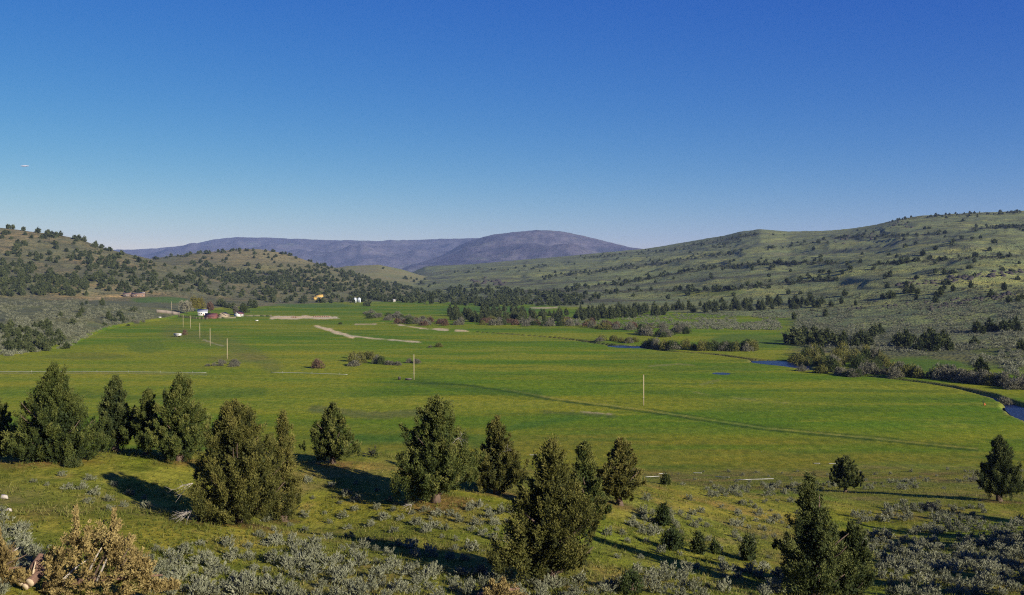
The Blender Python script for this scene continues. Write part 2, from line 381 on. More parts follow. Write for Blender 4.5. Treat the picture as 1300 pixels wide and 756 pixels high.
# ------------------------------------------------------------------ mesh helpers
class MB:
    """collects numpy geometry and links it as ONE mesh object"""
    def __init__(s): s.v = []; s.f = []; s.t = []; s.n = 0
    def add(s, v, f, tint=None):
        v = np.asarray(v, float).reshape(-1, 3)
        s.v.append(v); s.t.append(np.full(len(v), .5) if tint is None else np.asarray(tint, float))
        if isinstance(f, np.ndarray): s.f.append(f + s.n)
        else: s.f += [np.array([q], int) + s.n for q in f]
        s.n += len(v); return s
    def mesh(s, name, mat, smooth=False):
        v = np.concatenate(s.v); t = np.concatenate(s.t)
        li = np.concatenate([a.ravel() for a in s.f]); cnt = np.concatenate([np.full(len(a), a.shape[1]) for a in s.f])
        me = bpy.data.meshes.new(name)
        me.vertices.add(len(v)); me.vertices.foreach_set('co', v.astype(np.float32).ravel())
        me.loops.add(len(li)); me.loops.foreach_set('vertex_index', li.astype(np.int32))
        me.polygons.add(len(cnt)); me.polygons.foreach_set('loop_start', np.r_[0, np.cumsum(cnt)[:-1]].astype(np.int32))
        me.polygons.foreach_set('loop_total', cnt.astype(np.int32))
        if smooth: me.polygons.foreach_set('use_smooth', np.ones(len(cnt), bool))
        at = me.attributes.new('tint', 'FLOAT', 'POINT'); at.data.foreach_set('value', t.astype(np.float32))
        me.materials.append(mat); me.update(calc_edges=True); me.validate()
        return me
    def build(s, name, mat, parent=None, smooth=False):
        o = bpy.data.objects.new(name, s.mesh(name, mat, smooth)); COL.objects.link(o)
        if parent is not None: o.parent = parent
        return o
    def box(s, c, d, rz=0):
        x, y, z = np.array(d) / 2
        v = np.array([(a * x, b * y, e * z) for e in (-1, 1) for a, b in ((-1, -1), (1, -1), (1, 1), (-1, 1))])
        co, si = math.cos(rz), math.sin(rz)
        v = np.c_[v[:, 0] * co - v[:, 1] * si, v[:, 0] * si + v[:, 1] * co, v[:, 2]] + np.array(c)
        return s.add(v, np.array([(3, 2, 1, 0), (4, 5, 6, 7), (0, 1, 5, 4), (1, 2, 6, 5), (2, 3, 7, 6), (3, 0, 4, 7)]))
    def tube(s, pts, rad, n=7, cap=True):
        pts = np.asarray(pts, float); k = len(pts); rad = np.broadcast_to(rad, (k,))
        d = np.gradient(pts, axis=0); d /= np.linalg.norm(d, axis=1)[:, None] + 1e-9
        ref = np.array([0, 0, 1.]) if abs(d[0, 2]) < .9 else np.array([1., 0, 0])
        a = np.cross(d, ref); a /= np.linalg.norm(a, axis=1)[:, None] + 1e-9; b = np.cross(d, a)
        ang = np.arange(n) / n * 2 * math.pi
        v = pts[:, None] + rad[:, None, None] * (a[:, None] * np.cos(ang)[None, :, None] + b[:, None] * np.sin(ang)[None, :, None])
        i = np.arange(k - 1)[:, None] * n; j = np.arange(n)[None, :]; j2 = (j + 1) % n
        f = np.stack([i + j, i + n + j, i + n + j2, i + j2], -1).reshape(-1, 4)
        base = s.n
        s.add(v.reshape(-1, 3), f)
        if cap:
            s.f.append(np.array([list(range(n))]) + base); s.f.append(np.array([list(range(n - 1, -1, -1))]) + base + (k - 1) * n)
        return s
    def leaves(s, c, d, L, W, rng, tint):
        n = len(c)
        r = rng.normal(size=(n, 3)); p = np.cross(d, r); p /= np.linalg.norm(p, axis=1)[:, None] + 1e-9
        L = np.broadcast_to(L, (n,))[:, None]; W = np.broadcast_to(W, (n,))[:, None]
        v = np.stack([c - p * W / 2, c + p * W / 2, c + d * L], 1).reshape(-1, 3)
        return s.add(v, np.arange(3 * n).reshape(-1, 3), np.repeat(tint, 3))

def nrm(v): return v / (np.linalg.norm(v, axis=-1, keepdims=True) + 1e-9)

def tag(o, label, cat, group=None, kind=None):
    if label: o['label'] = label
    if cat: o['category'] = cat
    if group: o['group'] = group
    if kind: o['kind'] = kind
    return o
def thing(name, label, cat, loc, rz=0, group=None):
    o = bpy.data.objects.new(name, None); COL.objects.link(o)
    o.location = loc; o.rotation_euler = (0, 0, rz); o.empty_display_size = .3
    return tag(o, label, cat, group)

# ------------------------------------------------------------------ plants
def crown(rng, h, R, base, nspray, nleaf, leaf, spray, plumes=9, squash=1.0, top=.5, ragged=1.0, fill=2.0):
    """a juniper crown: upright plumes, each a cloud of leafy sprays"""
    P = [(0, 0, base, h, .62 * R)]
    for k in range(plumes):
        a = k * 2.4 + rng.uniform(-.4, .4); rr = R * rng.uniform(.32, .74)
        q = rr / R
        zt = base + (h - base) * np.clip((1.12 - q * (1.0 - top * .35)) * rng.uniform(.74, 1.08), .25, .97)
        zb = base + (zt - base) * rng.uniform(-.02, .22)
        P.append((rr * math.cos(a), rr * math.sin(a), zb, zt, R * rng.uniform(.24, .42)))
    wt = np.array([p[4] * (p[3] - p[2]) for p in P]); wt /= wt.sum()
    mb = MB()
    for (ox, oy, zb, zt, r), w in zip(P, wt):
        n = max(int(nspray * w), 4)
        t = rng.uniform(0, 1, n) ** 1.15; a = rng.uniform(0, 2 * math.pi, n)
        shp = np.minimum(1, (t / .22 + .25) ** .7) * (1 - t) ** .62 * 1.12
        lob = 1 + .28 * ragged * np.sin(a * 3 + t * 9 + ox * 5) + .15 * ragged * np.sin(a * 7 - t * 17)
        rho = r * shp * lob * rng.uniform(.30, 1, n) ** .45
        c = np.c_[ox + rho * np.cos(a), oy + rho * np.sin(a), zb + t * (zt - zb)]
        c[:, 2] += np.hypot(c[:, 0], c[:, 1]) * .06
        out = np.c_[np.cos(a), np.sin(a), np.zeros(n)]
        d = nrm(out * rng.uniform(.25, .9, n)[:, None] + np.array([ox, oy, 0]) / (R + 1e-6) * .35 + np.array([0, 0, 1.]) + rng.normal(size=(n, 3)) * .22)
        tint = np.clip(rng.normal(.46, .17, n) + .10 * np.sin(ox * 3 + oy * 2), .02, .98)
        S = spray * rng.uniform(.65, 1.35, n)
        cc = np.repeat(c, nleaf, 0); dd = np.repeat(d, nleaf, 0); ss = np.repeat(S, nleaf)
        k = len(cc)
        along = rng.uniform(-.5, 1, k)
        side = rng.normal(size=(k, 3)) * (ss * .21 * (1.1 - np.clip(along, 0, 1)))[:, None]
        cc = cc + dd * (along * ss)[:, None] + side
        ld = nrm(dd + rng.normal(size=(k, 3)) * .45 + nrm(side) * .3)
        cc[:, 2] = np.maximum(cc[:, 2], .06)
        mb.leaves(cc, ld, leaf * rng.uniform(.8, 1.7, k), leaf * rng.uniform(.45, .8, k), rng, np.clip(np.repeat(tint, nleaf) + .22 * (along - .3) + rng.normal(0, .07, k), 0, 1))
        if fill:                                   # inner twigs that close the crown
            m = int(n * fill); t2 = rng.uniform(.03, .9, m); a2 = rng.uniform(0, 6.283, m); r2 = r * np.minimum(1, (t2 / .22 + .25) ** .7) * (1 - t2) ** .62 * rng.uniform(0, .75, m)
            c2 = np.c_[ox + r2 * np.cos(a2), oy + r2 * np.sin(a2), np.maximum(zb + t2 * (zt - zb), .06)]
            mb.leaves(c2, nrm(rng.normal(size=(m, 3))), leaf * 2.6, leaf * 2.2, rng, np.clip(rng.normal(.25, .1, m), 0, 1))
    return mb

def flames(mb, rng, tips, dirs, Ls, wid, leaf, tint, per=11, nleaf=26):
    """pointed tufts: each tip carries leafy scales along a tapering axis"""
    n = len(tips); k = per * nleaf
    s = rng.uniform(0, 1, (n, per)) ** .85
    w = (s + .06) ** .5 * (1.02 - s) ** .95 * 1.9
    ref = rng.normal(size=(n, per, 3)); d = dirs[:, None, :]
    side = ref - (ref * d).sum(-1, keepdims=True) * d; side = nrm(side)
    c = tips[:, None] - d * (1 - s)[..., None] * Ls[:, None, None] + side * (w * rng.uniform(.35, 1, (n, per)) * (wid * Ls)[:, None])[..., None]
    dd = nrm(d + side * .55 + rng.normal(0, .12, (n, per, 3)))
    tt = np.clip(tint[:, None] + .52 * (s - .45) + rng.normal(0, .06, (n, per)), 0, 1)  # tips tinted lighter, bases darker: lit-dark contrast put into the leaf colour
    cc = np.repeat(c.reshape(-1, 3), nleaf, 0); de = np.repeat(dd.reshape(-1, 3), nleaf, 0); te = np.repeat(tt.ravel(), nleaf)
    m = len(cc); sp = np.repeat(np.repeat(Ls, per) * .15, nleaf)
    cc = cc + de * (rng.uniform(-.6, 1.1, m) * sp)[:, None] + rng.normal(size=(m, 3)) * (sp * .38)[:, None]
    cc[:, 2] = np.maximum(cc[:, 2], .05)
    mb.leaves(cc, nrm(de + rng.normal(0, .42, (m, 3))), leaf * rng.uniform(.8, 1.6, m), leaf * rng.uniform(.45, .8, m), rng, np.clip(te + rng.normal(0, .06, m), 0, 1))

def juniper_crown(rng, h, R, base, leaf, top=.5, dens=1.0, skew=.25, tips_n=4, gaps=2):
    mb = MB()
    L0 = np.clip(h * .17, .6, 1.25)
    n = int(dens * 36 * R * (h - base) / (L0 * 1.45) / 2.2)
    ph = rng.uniform(0, 6.283, 6)
    def env(t, a):
        prof = np.minimum(1, (t / .14 * .5 + .52)) * np.clip(1 - t, 0, 1) ** (1.22 - .60 * top)
        lob = 1 + skew * (.55 * np.sin(a * 2 + ph[0] + t * 2.5) + .45 * np.sin(a * 3 + ph[1] - t * 5) + .35 * np.sin(t * 11 + ph[2] + a) + .3 * np.sin(a * 5 + ph[3] + t * 8))
        return R * prof * lob
    T = rng.uniform(0, 1, n * 3); A = rng.uniform(0, 6.283, n * 3)
    keep = rng.uniform(0, 1, n * 3) < env(T, A) / (R * 1.35) + .10
    for g_ in range(gaps):                                  # openings into the crown
        ga, gt = rng.uniform(0, 6.283), rng.uniform(.1, .65)
        dlt = np.abs((A - ga + math.pi) % (2 * math.pi) - math.pi)
        keep &= (np.hypot(dlt / .45, (T - gt) / .11) > 1)
    T, A = T[keep][:n], A[keep][:n]; n = len(T)
    r = env(T, A) * np.where(rng.uniform(0, 1, n) < .72, rng.uniform(.66, 1.10, n), rng.uniform(.3, .7, n))
    z = base + T * (h - base)
    tips = np.c_[r * np.cos(A), r * np.sin(A), z]
    out = np.c_[np.cos(A), np.sin(A), 0 * A]
    dirs = nrm(out * rng.uniform(.2, .95, n)[:, None] * (1 - .5 * T)[:, None] + np.array([0, 0, 1.]) + rng.normal(0, .16, (n, 3)))
    Ls = L0 * rng.uniform(.6, 1.6, n) * (1 - .25 * T)
    tips[:, 2] = np.minimum(tips[:, 2] + Ls * .5, h * rng.uniform(.93, 1.0, n))
    tint = np.clip(rng.normal(.44, .15, n) + .08 * np.sin(A * 3 + ph[4]), .03, .97)
    # the leaders that spike the top
    k = tips_n + 2; ra = rng.uniform(0, 6.283, k); rr = R * .28 * rng.uniform(.2, 1, k) * (.5 + top)
    lt = np.c_[rr * np.cos(ra), rr * np.sin(ra), h * rng.uniform(.86, .98, k)]; lt[0] = (0, 0, h)
    tips = np.r_[tips, lt]; dirs = np.r_[dirs, nrm(np.c_[rng.normal(0, .07, (k, 2)), np.ones(k)])]; Ls = np.r_[Ls, L0 * rng.uniform(1.1, 1.5, k)]; tint = np.r_[tint, rng.normal(.5, .08, k)]
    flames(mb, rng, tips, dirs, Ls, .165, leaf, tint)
    # inner twigs
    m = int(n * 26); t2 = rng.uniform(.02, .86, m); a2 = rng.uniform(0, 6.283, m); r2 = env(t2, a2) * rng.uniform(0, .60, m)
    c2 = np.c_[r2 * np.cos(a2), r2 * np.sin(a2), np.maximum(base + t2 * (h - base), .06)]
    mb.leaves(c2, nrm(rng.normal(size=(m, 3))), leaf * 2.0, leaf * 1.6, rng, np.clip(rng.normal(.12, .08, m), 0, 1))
    return mb

def trunk(rng, h, R, base, r0, limbs=9):
    mb = MB()
    n = 9; t = np.linspace(0, 1, n)
    w = np.cumsum(rng.normal(0, .05, (n, 2)), 0) * h / 7
    w -= w[0]
    pts = np.c_[w, t * h * .86 - .25]
    mb.tube(pts, r0 * (1 - t) ** .8 + .02 + r0 * .5 * np.exp(-t * 22), 9)
    for k in range(limbs):
        i = rng.uniform(.08, .65); p0 = np.array([np.interp(i, t, pts[:, j]) for j in range(3)]); p0[2] = max(p0[2], base * .7)
        a = rng.uniform(0, 6.28); L = R * rng.uniform(.5, .85) * (1.1 - i * .8)
        q = np.linspace(0, 1, 5)[:, None]
        d = np.array([math.cos(a), math.sin(a), .25])
        pp = p0 + d * L * q + np.array([0, 0, 1]) * (q ** 2) * L * .45 + rng.normal(0, .04, (5, 3)) * q
        mb.tube(pp, r0 * .38 * (1 - q[:, 0] * .85), 5)
    return mb

def dead_branches(rng, p0, dirn, L, n, r=.03, spread=.5):
    mb = MB()
    for k in range(n):
        d = nrm(np.array(dirn, float) + rng.normal(0, spread, 3)); l = L * rng.uniform(.5, 1)
        q = np.linspace(0, 1, 6)[:, None]
        pp = np.array(p0) + d * l * q + rng.normal(0, .06, (6, 3)) * q * l * .5 + np.array([0, 0, -.25]) * l * q ** 2
        mb.tube(pp, r * (1 - q[:, 0] * .8), 4)
        for m in range(3):
            j = rng.integers(2, 5); d2 = nrm(d + rng.normal(0, .7, 3))
            pq = pp[j] + d2 * l * .35 * np.linspace(0, 1, 4)[:, None]
            mb.tube(pq, r * .5 * np.linspace(1, .3, 4), 4)
    return mb

def bush(rng, h, R, nspray, nleaf, leaf, wleaf, flat=.9, up=1.0, spread=.5, clump=1.0):
    """a rounded shrub (sagebrush, willow): leafy tips on a dome"""
    mb = MB()
    n = nspray
    nb = 5
    bx = rng.normal(0, .28 * R, (nb, 2)); bh = h * rng.uniform(.62, 1.0, nb); br = R * rng.uniform(.45, .7, nb)
    bx[0] = 0; bh[0] = h
    k = rng.integers(0, nb, n)
    a = rng.uniform(0, 6.283, n); ph = np.arccos(rng.uniform(0.02, 1, n)); rr = rng.uniform(.55, 1, n) ** .5
    c = np.c_[bx[k, 0] + br[k] * np.sin(ph) * np.cos(a) * rr, bx[k, 1] + br[k] * np.sin(ph) * np.sin(a) * rr, bh[k] * (np.cos(ph) * rr * .92 + .06)]
    d = nrm(np.c_[np.sin(ph) * np.cos(a) * .8, np.sin(ph) * np.sin(a) * .8, np.cos(ph) * .5 + up] + rng.normal(size=(n, 3)) * .2)
    tint = np.clip(rng.normal(.5, .18, n), 0, 1)
    cc = np.repeat(c, nleaf, 0); dd = np.repeat(d, nleaf, 0); m = len(cc)
    ld = nrm(dd + rng.normal(size=(m, 3)) * spread)
    cc = cc + dd * rng.uniform(-1.2, .6, m)[:, None] * leaf + rng.normal(size=(m, 3)) * leaf * .35 * clump
    cc[:, 2] = np.maximum(cc[:, 2], .02)
    mb.leaves(cc, ld, leaf * rng.uniform(.7, 1.5, m), wleaf * rng.uniform(.7, 1.3, m), rng, np.clip(np.repeat(tint, nleaf) + rng.normal(0, .08, m), 0, 1))
    return mb

# ------------------------------------------------------------------ terrain mesh
def build_terrain():
    ty = np.r_[np.arange(-45, 40, 1.6), np.arange(40, 150, 1.0), np.arange(150, 250, 1.4), np.arange(250, 560, 1.5), np.arange(560, 1000, 4.0),
               1000 * 1.011 ** np.arange(0, 132), 4240 * 1.022 ** np.arange(0, 57)]
    tu = np.linspace(-1, 1, 621)
    hw = .60 * np.maximum(ty, 0) + 62
    X = tu[None, :] * hw[:, None]; Y = np.repeat(ty[:, None], len(tu), 1)
    nr, nc = X.shape
    x = X.ravel(); y = Y.ravel(); z = zfun(x, y)
    px = 650 + F * x / np.maximum(y, 1.)
    # which landform each vertex belongs to
    zone = np.zeros(len(x), int)
    fl = np.full(len(x), 1.2); tt = np.zeros(len(x))
    m = y > 300
    for i, h in enumerate(HILLS):
        hz = np.full(len(x), -99.); hz[m] = hill_z(h, x[m], y[m], px[m])
        w = hz > np.maximum(fl, z - 1e-3) ; zone[w] = i + 1
    ix, iy = project(x, y, z)
    vis = y > 20
    # ---- base colours of the ground cover
    col = np.zeros((len(x), 3)); sage = np.zeros(len(x))
    A = np.array
    def blend(w, c): 
        nonlocal col
        w = np.clip(w, 0, 1)[:, None]; col = col * (1 - w) + A(c) * w
    nA = fbm(x / 42, y / 16, 61, 4); nB = fbm(x / 11, y / 7, 62, 4); nC = fbm(x / 160, y / 60, 63, 3)
    blend(np.ones(len(x)), (.100, .150, .020))
    blend(sstep(-.1, .5, nA) * .75, (.150, .162, .026))
    blend(sstep(.15, .6, nB) * .5, (.062, .112, .015))
    blend(sstep(.1, .5, nC) * .5, (.135, .145, .028))
    blend(sstep(512, 560, iy + 14 * nA - .05 * np.abs(ix - 650)) * (y < 330) * .85, (.150, .136, .034))       # drier near field
    blend((y > 900) * .5, (.06, .12, .02))
    nD = fbm(x / 120, y / 22, 64, 4); blend(sstep(.0, .4, nD) * .75, (.180, .180, .034)); blend(sstep(.05, .4, -nD) * .6, (.066, .128, .016))
    nE = fbm(x / 34, y / 11, 66, 4); blend(sstep(.22, .5, nE) * .55, (.055, .098, .022)); blend(sstep(.25, .5, -nE) * .5, (.20, .195, .05))
    blend(sstep(500, 420, ix) * sstep(432, 450, iy) * (1 - sstep(500, 530, iy)) * (y > 150) * (.5 + .4 * np.clip(nA, -.5, 1)), (.190, .188, .040))
    col *= A((1.12, 1.26, .60))
    # foreground slope
    s = z_slope(x, y); fg = sstep(-1.2, .6, s - .2 + .5 * nB) * (y < 300)
    n1 = fbm(x / 7, y / 7, 71, 4); n2 = fbm(x / 2.6, y / 2.6, 72, 3); n3 = fbm(x / 17, y / 17, 73, 3)
    blend(fg, (.180, .194, .030))
    blend(fg * sstep(-.05, .45, n1) * .8, (.205, .168, .048))
    blend(fg * sstep(.05, .5, n3) * .8, (.140, .200, .020))
    blend(fg * sstep(.25, .6, n2) * .5, (.170, .135, .060))
    blend(fg * sstep(.25, .55, -n2) * .4, (.055, .085, .014))
    # hills
    hn = fbm(x / 90, y / 70, 81, 5); hn2 = fbm(x / 30, y / 260, 82, 4); hb = fbm(x / 330, y / 90 + z / 7, 83, 4)
    def zoned(k): return (zone == k).astype(float)
    for k, c1, c2, sg in ((1, (.125, .128, .072), (.185, .155, .090), .95), (2, (.112, .122, .072), (.135, .145, .062), 1.0),
                          (3, (.130, .132, .068), (.165, .150, .082), .7), (4, (.165, .160, .085), (.140, .150, .07), .3),
                          (5, (.140, .170, .082), (.175, .210, .088), .75)):
        w = zoned(k); blend(w, c1); blend(w * sstep(-.15, .4, hn), c2); sage = np.where(zone == k, sg, sage)
    blend(zoned(3) * (1 - sstep(324, 342, iy + 3 * hn)) * sstep(225, 260, ix), (.225, .195, .105))
    blend(zoned(5) * sstep(.0, .35, hb) * .85, (.205, .225, .085))
    blend(zoned(5) * sstep(.12, .42, -hb) * .75, (.120, .124, .082))
    blend(zoned(5) * sstep(.22, .42, -hb + .25 * hn2) * sstep(330, 350, iy) * .6, (.058, .056, .045))
    hm_ = (zone >= 1)[:, None]; col = np.where(hm_, col * A((1.16, 1.2, 1.12)), col)
    # gentle valley-floor sage on the right bench, before the rise
    rb = sstep(985, 1030, ix + 10 * nB) * (1 - sstep(440, 458, iy - (ix - 1000) * .06 + 5 * nA)) * (y > 380) * (zone == 0)
    blend(rb * .9, (.100, .112, .058)); sage = np.maximum(sage, rb * .9)
    # ---- features, painted where they lie
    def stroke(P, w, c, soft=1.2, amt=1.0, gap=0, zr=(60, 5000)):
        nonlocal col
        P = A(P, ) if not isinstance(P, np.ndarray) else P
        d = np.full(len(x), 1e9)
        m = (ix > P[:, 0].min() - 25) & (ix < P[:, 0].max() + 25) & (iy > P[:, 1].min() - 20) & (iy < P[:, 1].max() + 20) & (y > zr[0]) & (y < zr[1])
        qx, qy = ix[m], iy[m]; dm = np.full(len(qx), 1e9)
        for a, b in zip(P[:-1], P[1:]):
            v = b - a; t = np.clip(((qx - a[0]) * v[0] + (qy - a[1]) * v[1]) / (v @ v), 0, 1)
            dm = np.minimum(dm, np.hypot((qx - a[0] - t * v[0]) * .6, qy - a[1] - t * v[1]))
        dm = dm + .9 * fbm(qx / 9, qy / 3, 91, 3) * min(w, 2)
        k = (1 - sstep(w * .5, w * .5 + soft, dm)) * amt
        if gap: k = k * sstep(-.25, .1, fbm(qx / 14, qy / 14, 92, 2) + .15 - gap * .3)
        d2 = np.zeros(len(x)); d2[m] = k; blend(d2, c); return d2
    def patch(cx, cy, rx, ry, c, amt=1.0, zr=(60, 6000)):
        m = (np.abs(ix - cx) < rx * 2) & (np.abs(iy - cy) < ry * 2) & (y > zr[0]) & (y < zr[1])
        k = np.zeros(len(x)); q = np.hypot((ix[m] - cx) / rx, (iy[m] - cy) / ry) + .35 * fbm(ix[m] / rx * 2, iy[m] / ry * 2, 95, 3)
        k[m] = (1 - sstep(.7, 1.05, q)) * amt; blend(k, c); return k
    TR = [(530, 484), (590, 486.5), (640, 494), (700, 505.5), (760, 513), (820, 521), (900, 533), (970, 543.5), (1050, 551), (1110, 556.5), (1180, 564), (1240, 570)]
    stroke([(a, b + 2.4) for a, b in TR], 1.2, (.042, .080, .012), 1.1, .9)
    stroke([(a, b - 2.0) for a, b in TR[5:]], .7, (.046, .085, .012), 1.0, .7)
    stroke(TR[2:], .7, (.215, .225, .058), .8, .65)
    stroke([(530, 484), (560, 490), (620, 497), (680, 500)], 5, (.055, .105, .012), 4, .5)
    stroke([(690, 520), (720, 521), (745, 524), (785, 527)], 1.2, (.33, .31, .20), .8, .8, gap=1)
    stroke([(690, 523), (780, 529)], 2, (.06, .095, .03), 1.5, .6)
    stroke([(640, 545), (700, 535), (735, 530)], 4, (.060, .135, .016), 3, .7)
    stroke([(825, 465), (860, 462.5), (880, 464)], 1, (.20, .21, .065), 1, .7)
    stroke([(866, 495), (895, 501), (950, 507), (1000, 512)], 1.3, (.20, .215, .06), 1.2, .6, gap=1)
    stroke([(890, 488), (912, 483)], 1.3, (.19, .21, .06), 1, .6)
    stroke([(403, 415.2), (417, 418.5), (432, 424), (447, 428)], 2.3, (.56, .47, .31), .9, .95)
    stroke([(432, 425), (470, 429.5), (500, 432), (530, 434.5), (549, 437)], 1.0, (.52, .45, .30), .8, .9, gap=.4)
    stroke([(346, 403.8), (385, 402.8), (426, 403.6)], 2.6, (.54, .46, .32), .8, .95)
    stroke([(452, 412), (476, 411.6)], 1.2, (.40, .35, .24), .8, .8)
    stroke([(486, 410.5), (505, 412.5), (535, 417), (565, 419), (593, 420.5)], 1.3, (.50, .43, .29), .8, .9, gap=.3)
    stroke([(676, 391.6), (706, 391)], 1.2, (.42, .37, .26), .8, .8)
    stroke([(112, 379.5), (132, 378), (152, 376.5)], 3.0, (.38, .30, .16), 1.2, .9)
    stroke([(188, 384), (210, 380), (236, 377)], .8, (.30, .27, .17), .8, .6)
    stroke([(258, 431.5), (270, 436), (283, 439.5)], .8, (.46, .41, .30), .7, .9)
    stroke([(0, 474.2), (60, 474), (160, 474), (262, 475.5)], 1.0, (.20, .20, .09), .9, .5)
    stroke([(217, 423), (250, 427), (290, 437), (330, 455), (345, 466)], 8, (.125, .140, .045), 8, .45)
    stroke([(90, 500), (200, 508), (330, 498)], 5, (.060, .120, .016), 5, .5)
    stroke([(400, 520), (470, 528), (540, 524)], 5, (.085, .105, .048), 4, .6)
    stroke([(430, 560), (520, 556), (640, 563)], 8, (.056, .125, .014), 6, .6)
    for P in ((205, 381, 45, 4.5, (.062, .125, .028), .9), (185, 440, 30, 9, (.105, .165, .020), .8), (110, 452, 60, 6, (.12, .150, .028), .6),
              (1165, 462, 62, 9.5, (.072, .135, .020), .95), (955, 432, 75, 9, (.085, .145, .022), .9), (900, 371, 55, 5, (.125, .160, .034), .8),
              (1270, 447, 40, 8, (.105, .140, .030), .7), (930, 470, 40, 8, (.09, .150, .020), .4), (300, 455, 40, 7, (.15, .14, .06), .35),
              (620, 393, 75, 4.2, (.064, .135, .024), .9), (400, 388, 60, 3.2, (.07, .135, .03), .8), (830, 452, 70, 5, (.075, .140, .018), .4)):
        k = patch(*P); sage *= 1 - k
    # bare river banks
    mr = (y > 200) & (y < 1000); rd = np.full(len(x), 99.); rd[mr] = river_dist(x[mr], y[mr])
    blend((1 - sstep(.6, 2.0, np.abs(rd - .6) + .8 * nB)) * .45, (.150, .115, .075))
    blend((rd < -.6) * 1.0, (.06, .055, .04))
    # needle litter under the near junipers
    for tx, ty_, rr in LITTER:
        q = np.hypot(x - tx, y - ty_) / rr + .5 * n2
        blend((1 - sstep(.35, .85, q)) * .7, (.150, .095, .050))
    # ---- faces by landform, all sharing the smooth normals of the whole sheet
    idx = np.arange(nr * nc).reshape(nr, nc)
    Fq = np.stack([idx[:-1, :-1], idx[:-1, 1:], idx[1:, 1:], idx[1:, :-1]], -1).reshape(-1, 4)
    V = np.c_[x, y, z]
    P3 = V.reshape(nr, nc, 3)
    dx = np.gradient(P3, axis=1); dy = np.gradient(P3, axis=0)
    N = nrm(np.cross(dx, dy).reshape(-1, 3))
    g = np.zeros(len(x), int)
    for k, q in ((1, 1), (2, 0), (3, 2), (4, 2), (5, 3), (6, 4), (7, 5)): g[zone == k] = q
    fgx = np.median(g[Fq], axis=1).astype(int)
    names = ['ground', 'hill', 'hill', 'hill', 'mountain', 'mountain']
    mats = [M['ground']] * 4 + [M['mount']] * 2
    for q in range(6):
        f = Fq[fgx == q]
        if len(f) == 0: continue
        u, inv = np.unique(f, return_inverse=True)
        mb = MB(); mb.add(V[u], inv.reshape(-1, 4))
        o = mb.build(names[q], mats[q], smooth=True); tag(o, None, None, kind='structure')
        me = o.data
        ca = me.attributes.new('col', 'FLOAT_COLOR', 'POINT'); ca.data.foreach_set('color', np.c_[col[u], np.ones(len(u))].astype(np.float32).ravel())
        sa = me.attributes.new('sage', 'FLOAT', 'POINT'); sa.data.foreach_set('value', sage[u].astype(np.float32))
        me.normals_split_custom_set_from_vertices(N[u].tolist())

def strip_water():
    mb = MB(); P = RIVD
    d = np.gradient(P[:, :2], axis=0); d = nrm(d); nrmv = np.c_[-d[:, 1], d[:, 0]]
    w = (P[:, 2] + .9)[:, None]; wz = np.where(P[:, 2] > 3.2, -.32, -1.2); wz = np.convolve(np.pad(wz, 3, mode='edge'), np.ones(7) / 7, 'valid')
    L = P[:, :2] + nrmv * w; Rr = P[:, :2] - nrmv * w
    v = np.concatenate([np.c_[L, wz], np.c_[Rr, wz]]); n = len(L)
    i = np.arange(n - 1)
    mb.add(v, np.stack([i, i + 1, i + 1 + n, i + n], -1)[:, ::-1])
    tag(mb.build('river', M['water']), None, None, kind='structure')
    qx, qy = flat_xy(915, 474.3); mb = MB(); a = np.arange(40) / 40 * 6.2832
    zq = zat(qx, qy) + .2
    rr = 1 + .2 * np.sin(a * 3) + .1 * np.sin(a * 7 + 1)
    mb.add(np.c_[qx + 4.4 * rr * np.cos(a), qy + 5.8 * rr * np.sin(a), np.full(40, zq)], [tuple(range(40))])
    tag(mb.build('pond', M['water']), None, None, kind='structure')

# ------------------------------------------------------------------ near junipers
LITTER = []
TALLY = {'juniper': 0}
def near_juniper(px, pyb, pyt, wpx, Y, label, seed, mat='jun', base=.12, plumes=9, dens=1.0, top=.5, lean=(0, 0), parts=None, group='junipers on the near slope', trunk_r=None, dy=0, ragged=1.0):
    rng = np.random.default_rng(seed)
    X = float(ray_u(px, pyb)) * Y; z = zat(X, Y)
    d = Y * CP - (z - H) * SP
    wpx = wpx * 1.24; base = base * .8
    # height that reaches the photo's top row
    h = (H + float(ray_slope(pyt)) * Y) - z; R = wpx / F * d / 2
    t = thing('juniper_tree', label, 'juniper', (X, Y, z), 0, group)
    area = (h * R * 6)
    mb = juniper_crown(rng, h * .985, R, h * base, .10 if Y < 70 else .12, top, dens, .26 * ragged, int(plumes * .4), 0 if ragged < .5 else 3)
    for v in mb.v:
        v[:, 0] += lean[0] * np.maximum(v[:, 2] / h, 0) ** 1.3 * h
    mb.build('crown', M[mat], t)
    trunk(rng, h, R, h * base, trunk_r or (.12 + .022 * h), 9).build('trunk', M['bark'], t)
    for nm, p0, dr, L, k, sprd in parts or []:
        dead_branches(rng, (p0[0] * R, p0[1] * R, p0[2] * h), dr, L, k, .016, sprd).build(nm, M['dead'], t)
    LITTER.append((X, Y, R * 1.05)); TALLY['juniper'] += 1
    return t

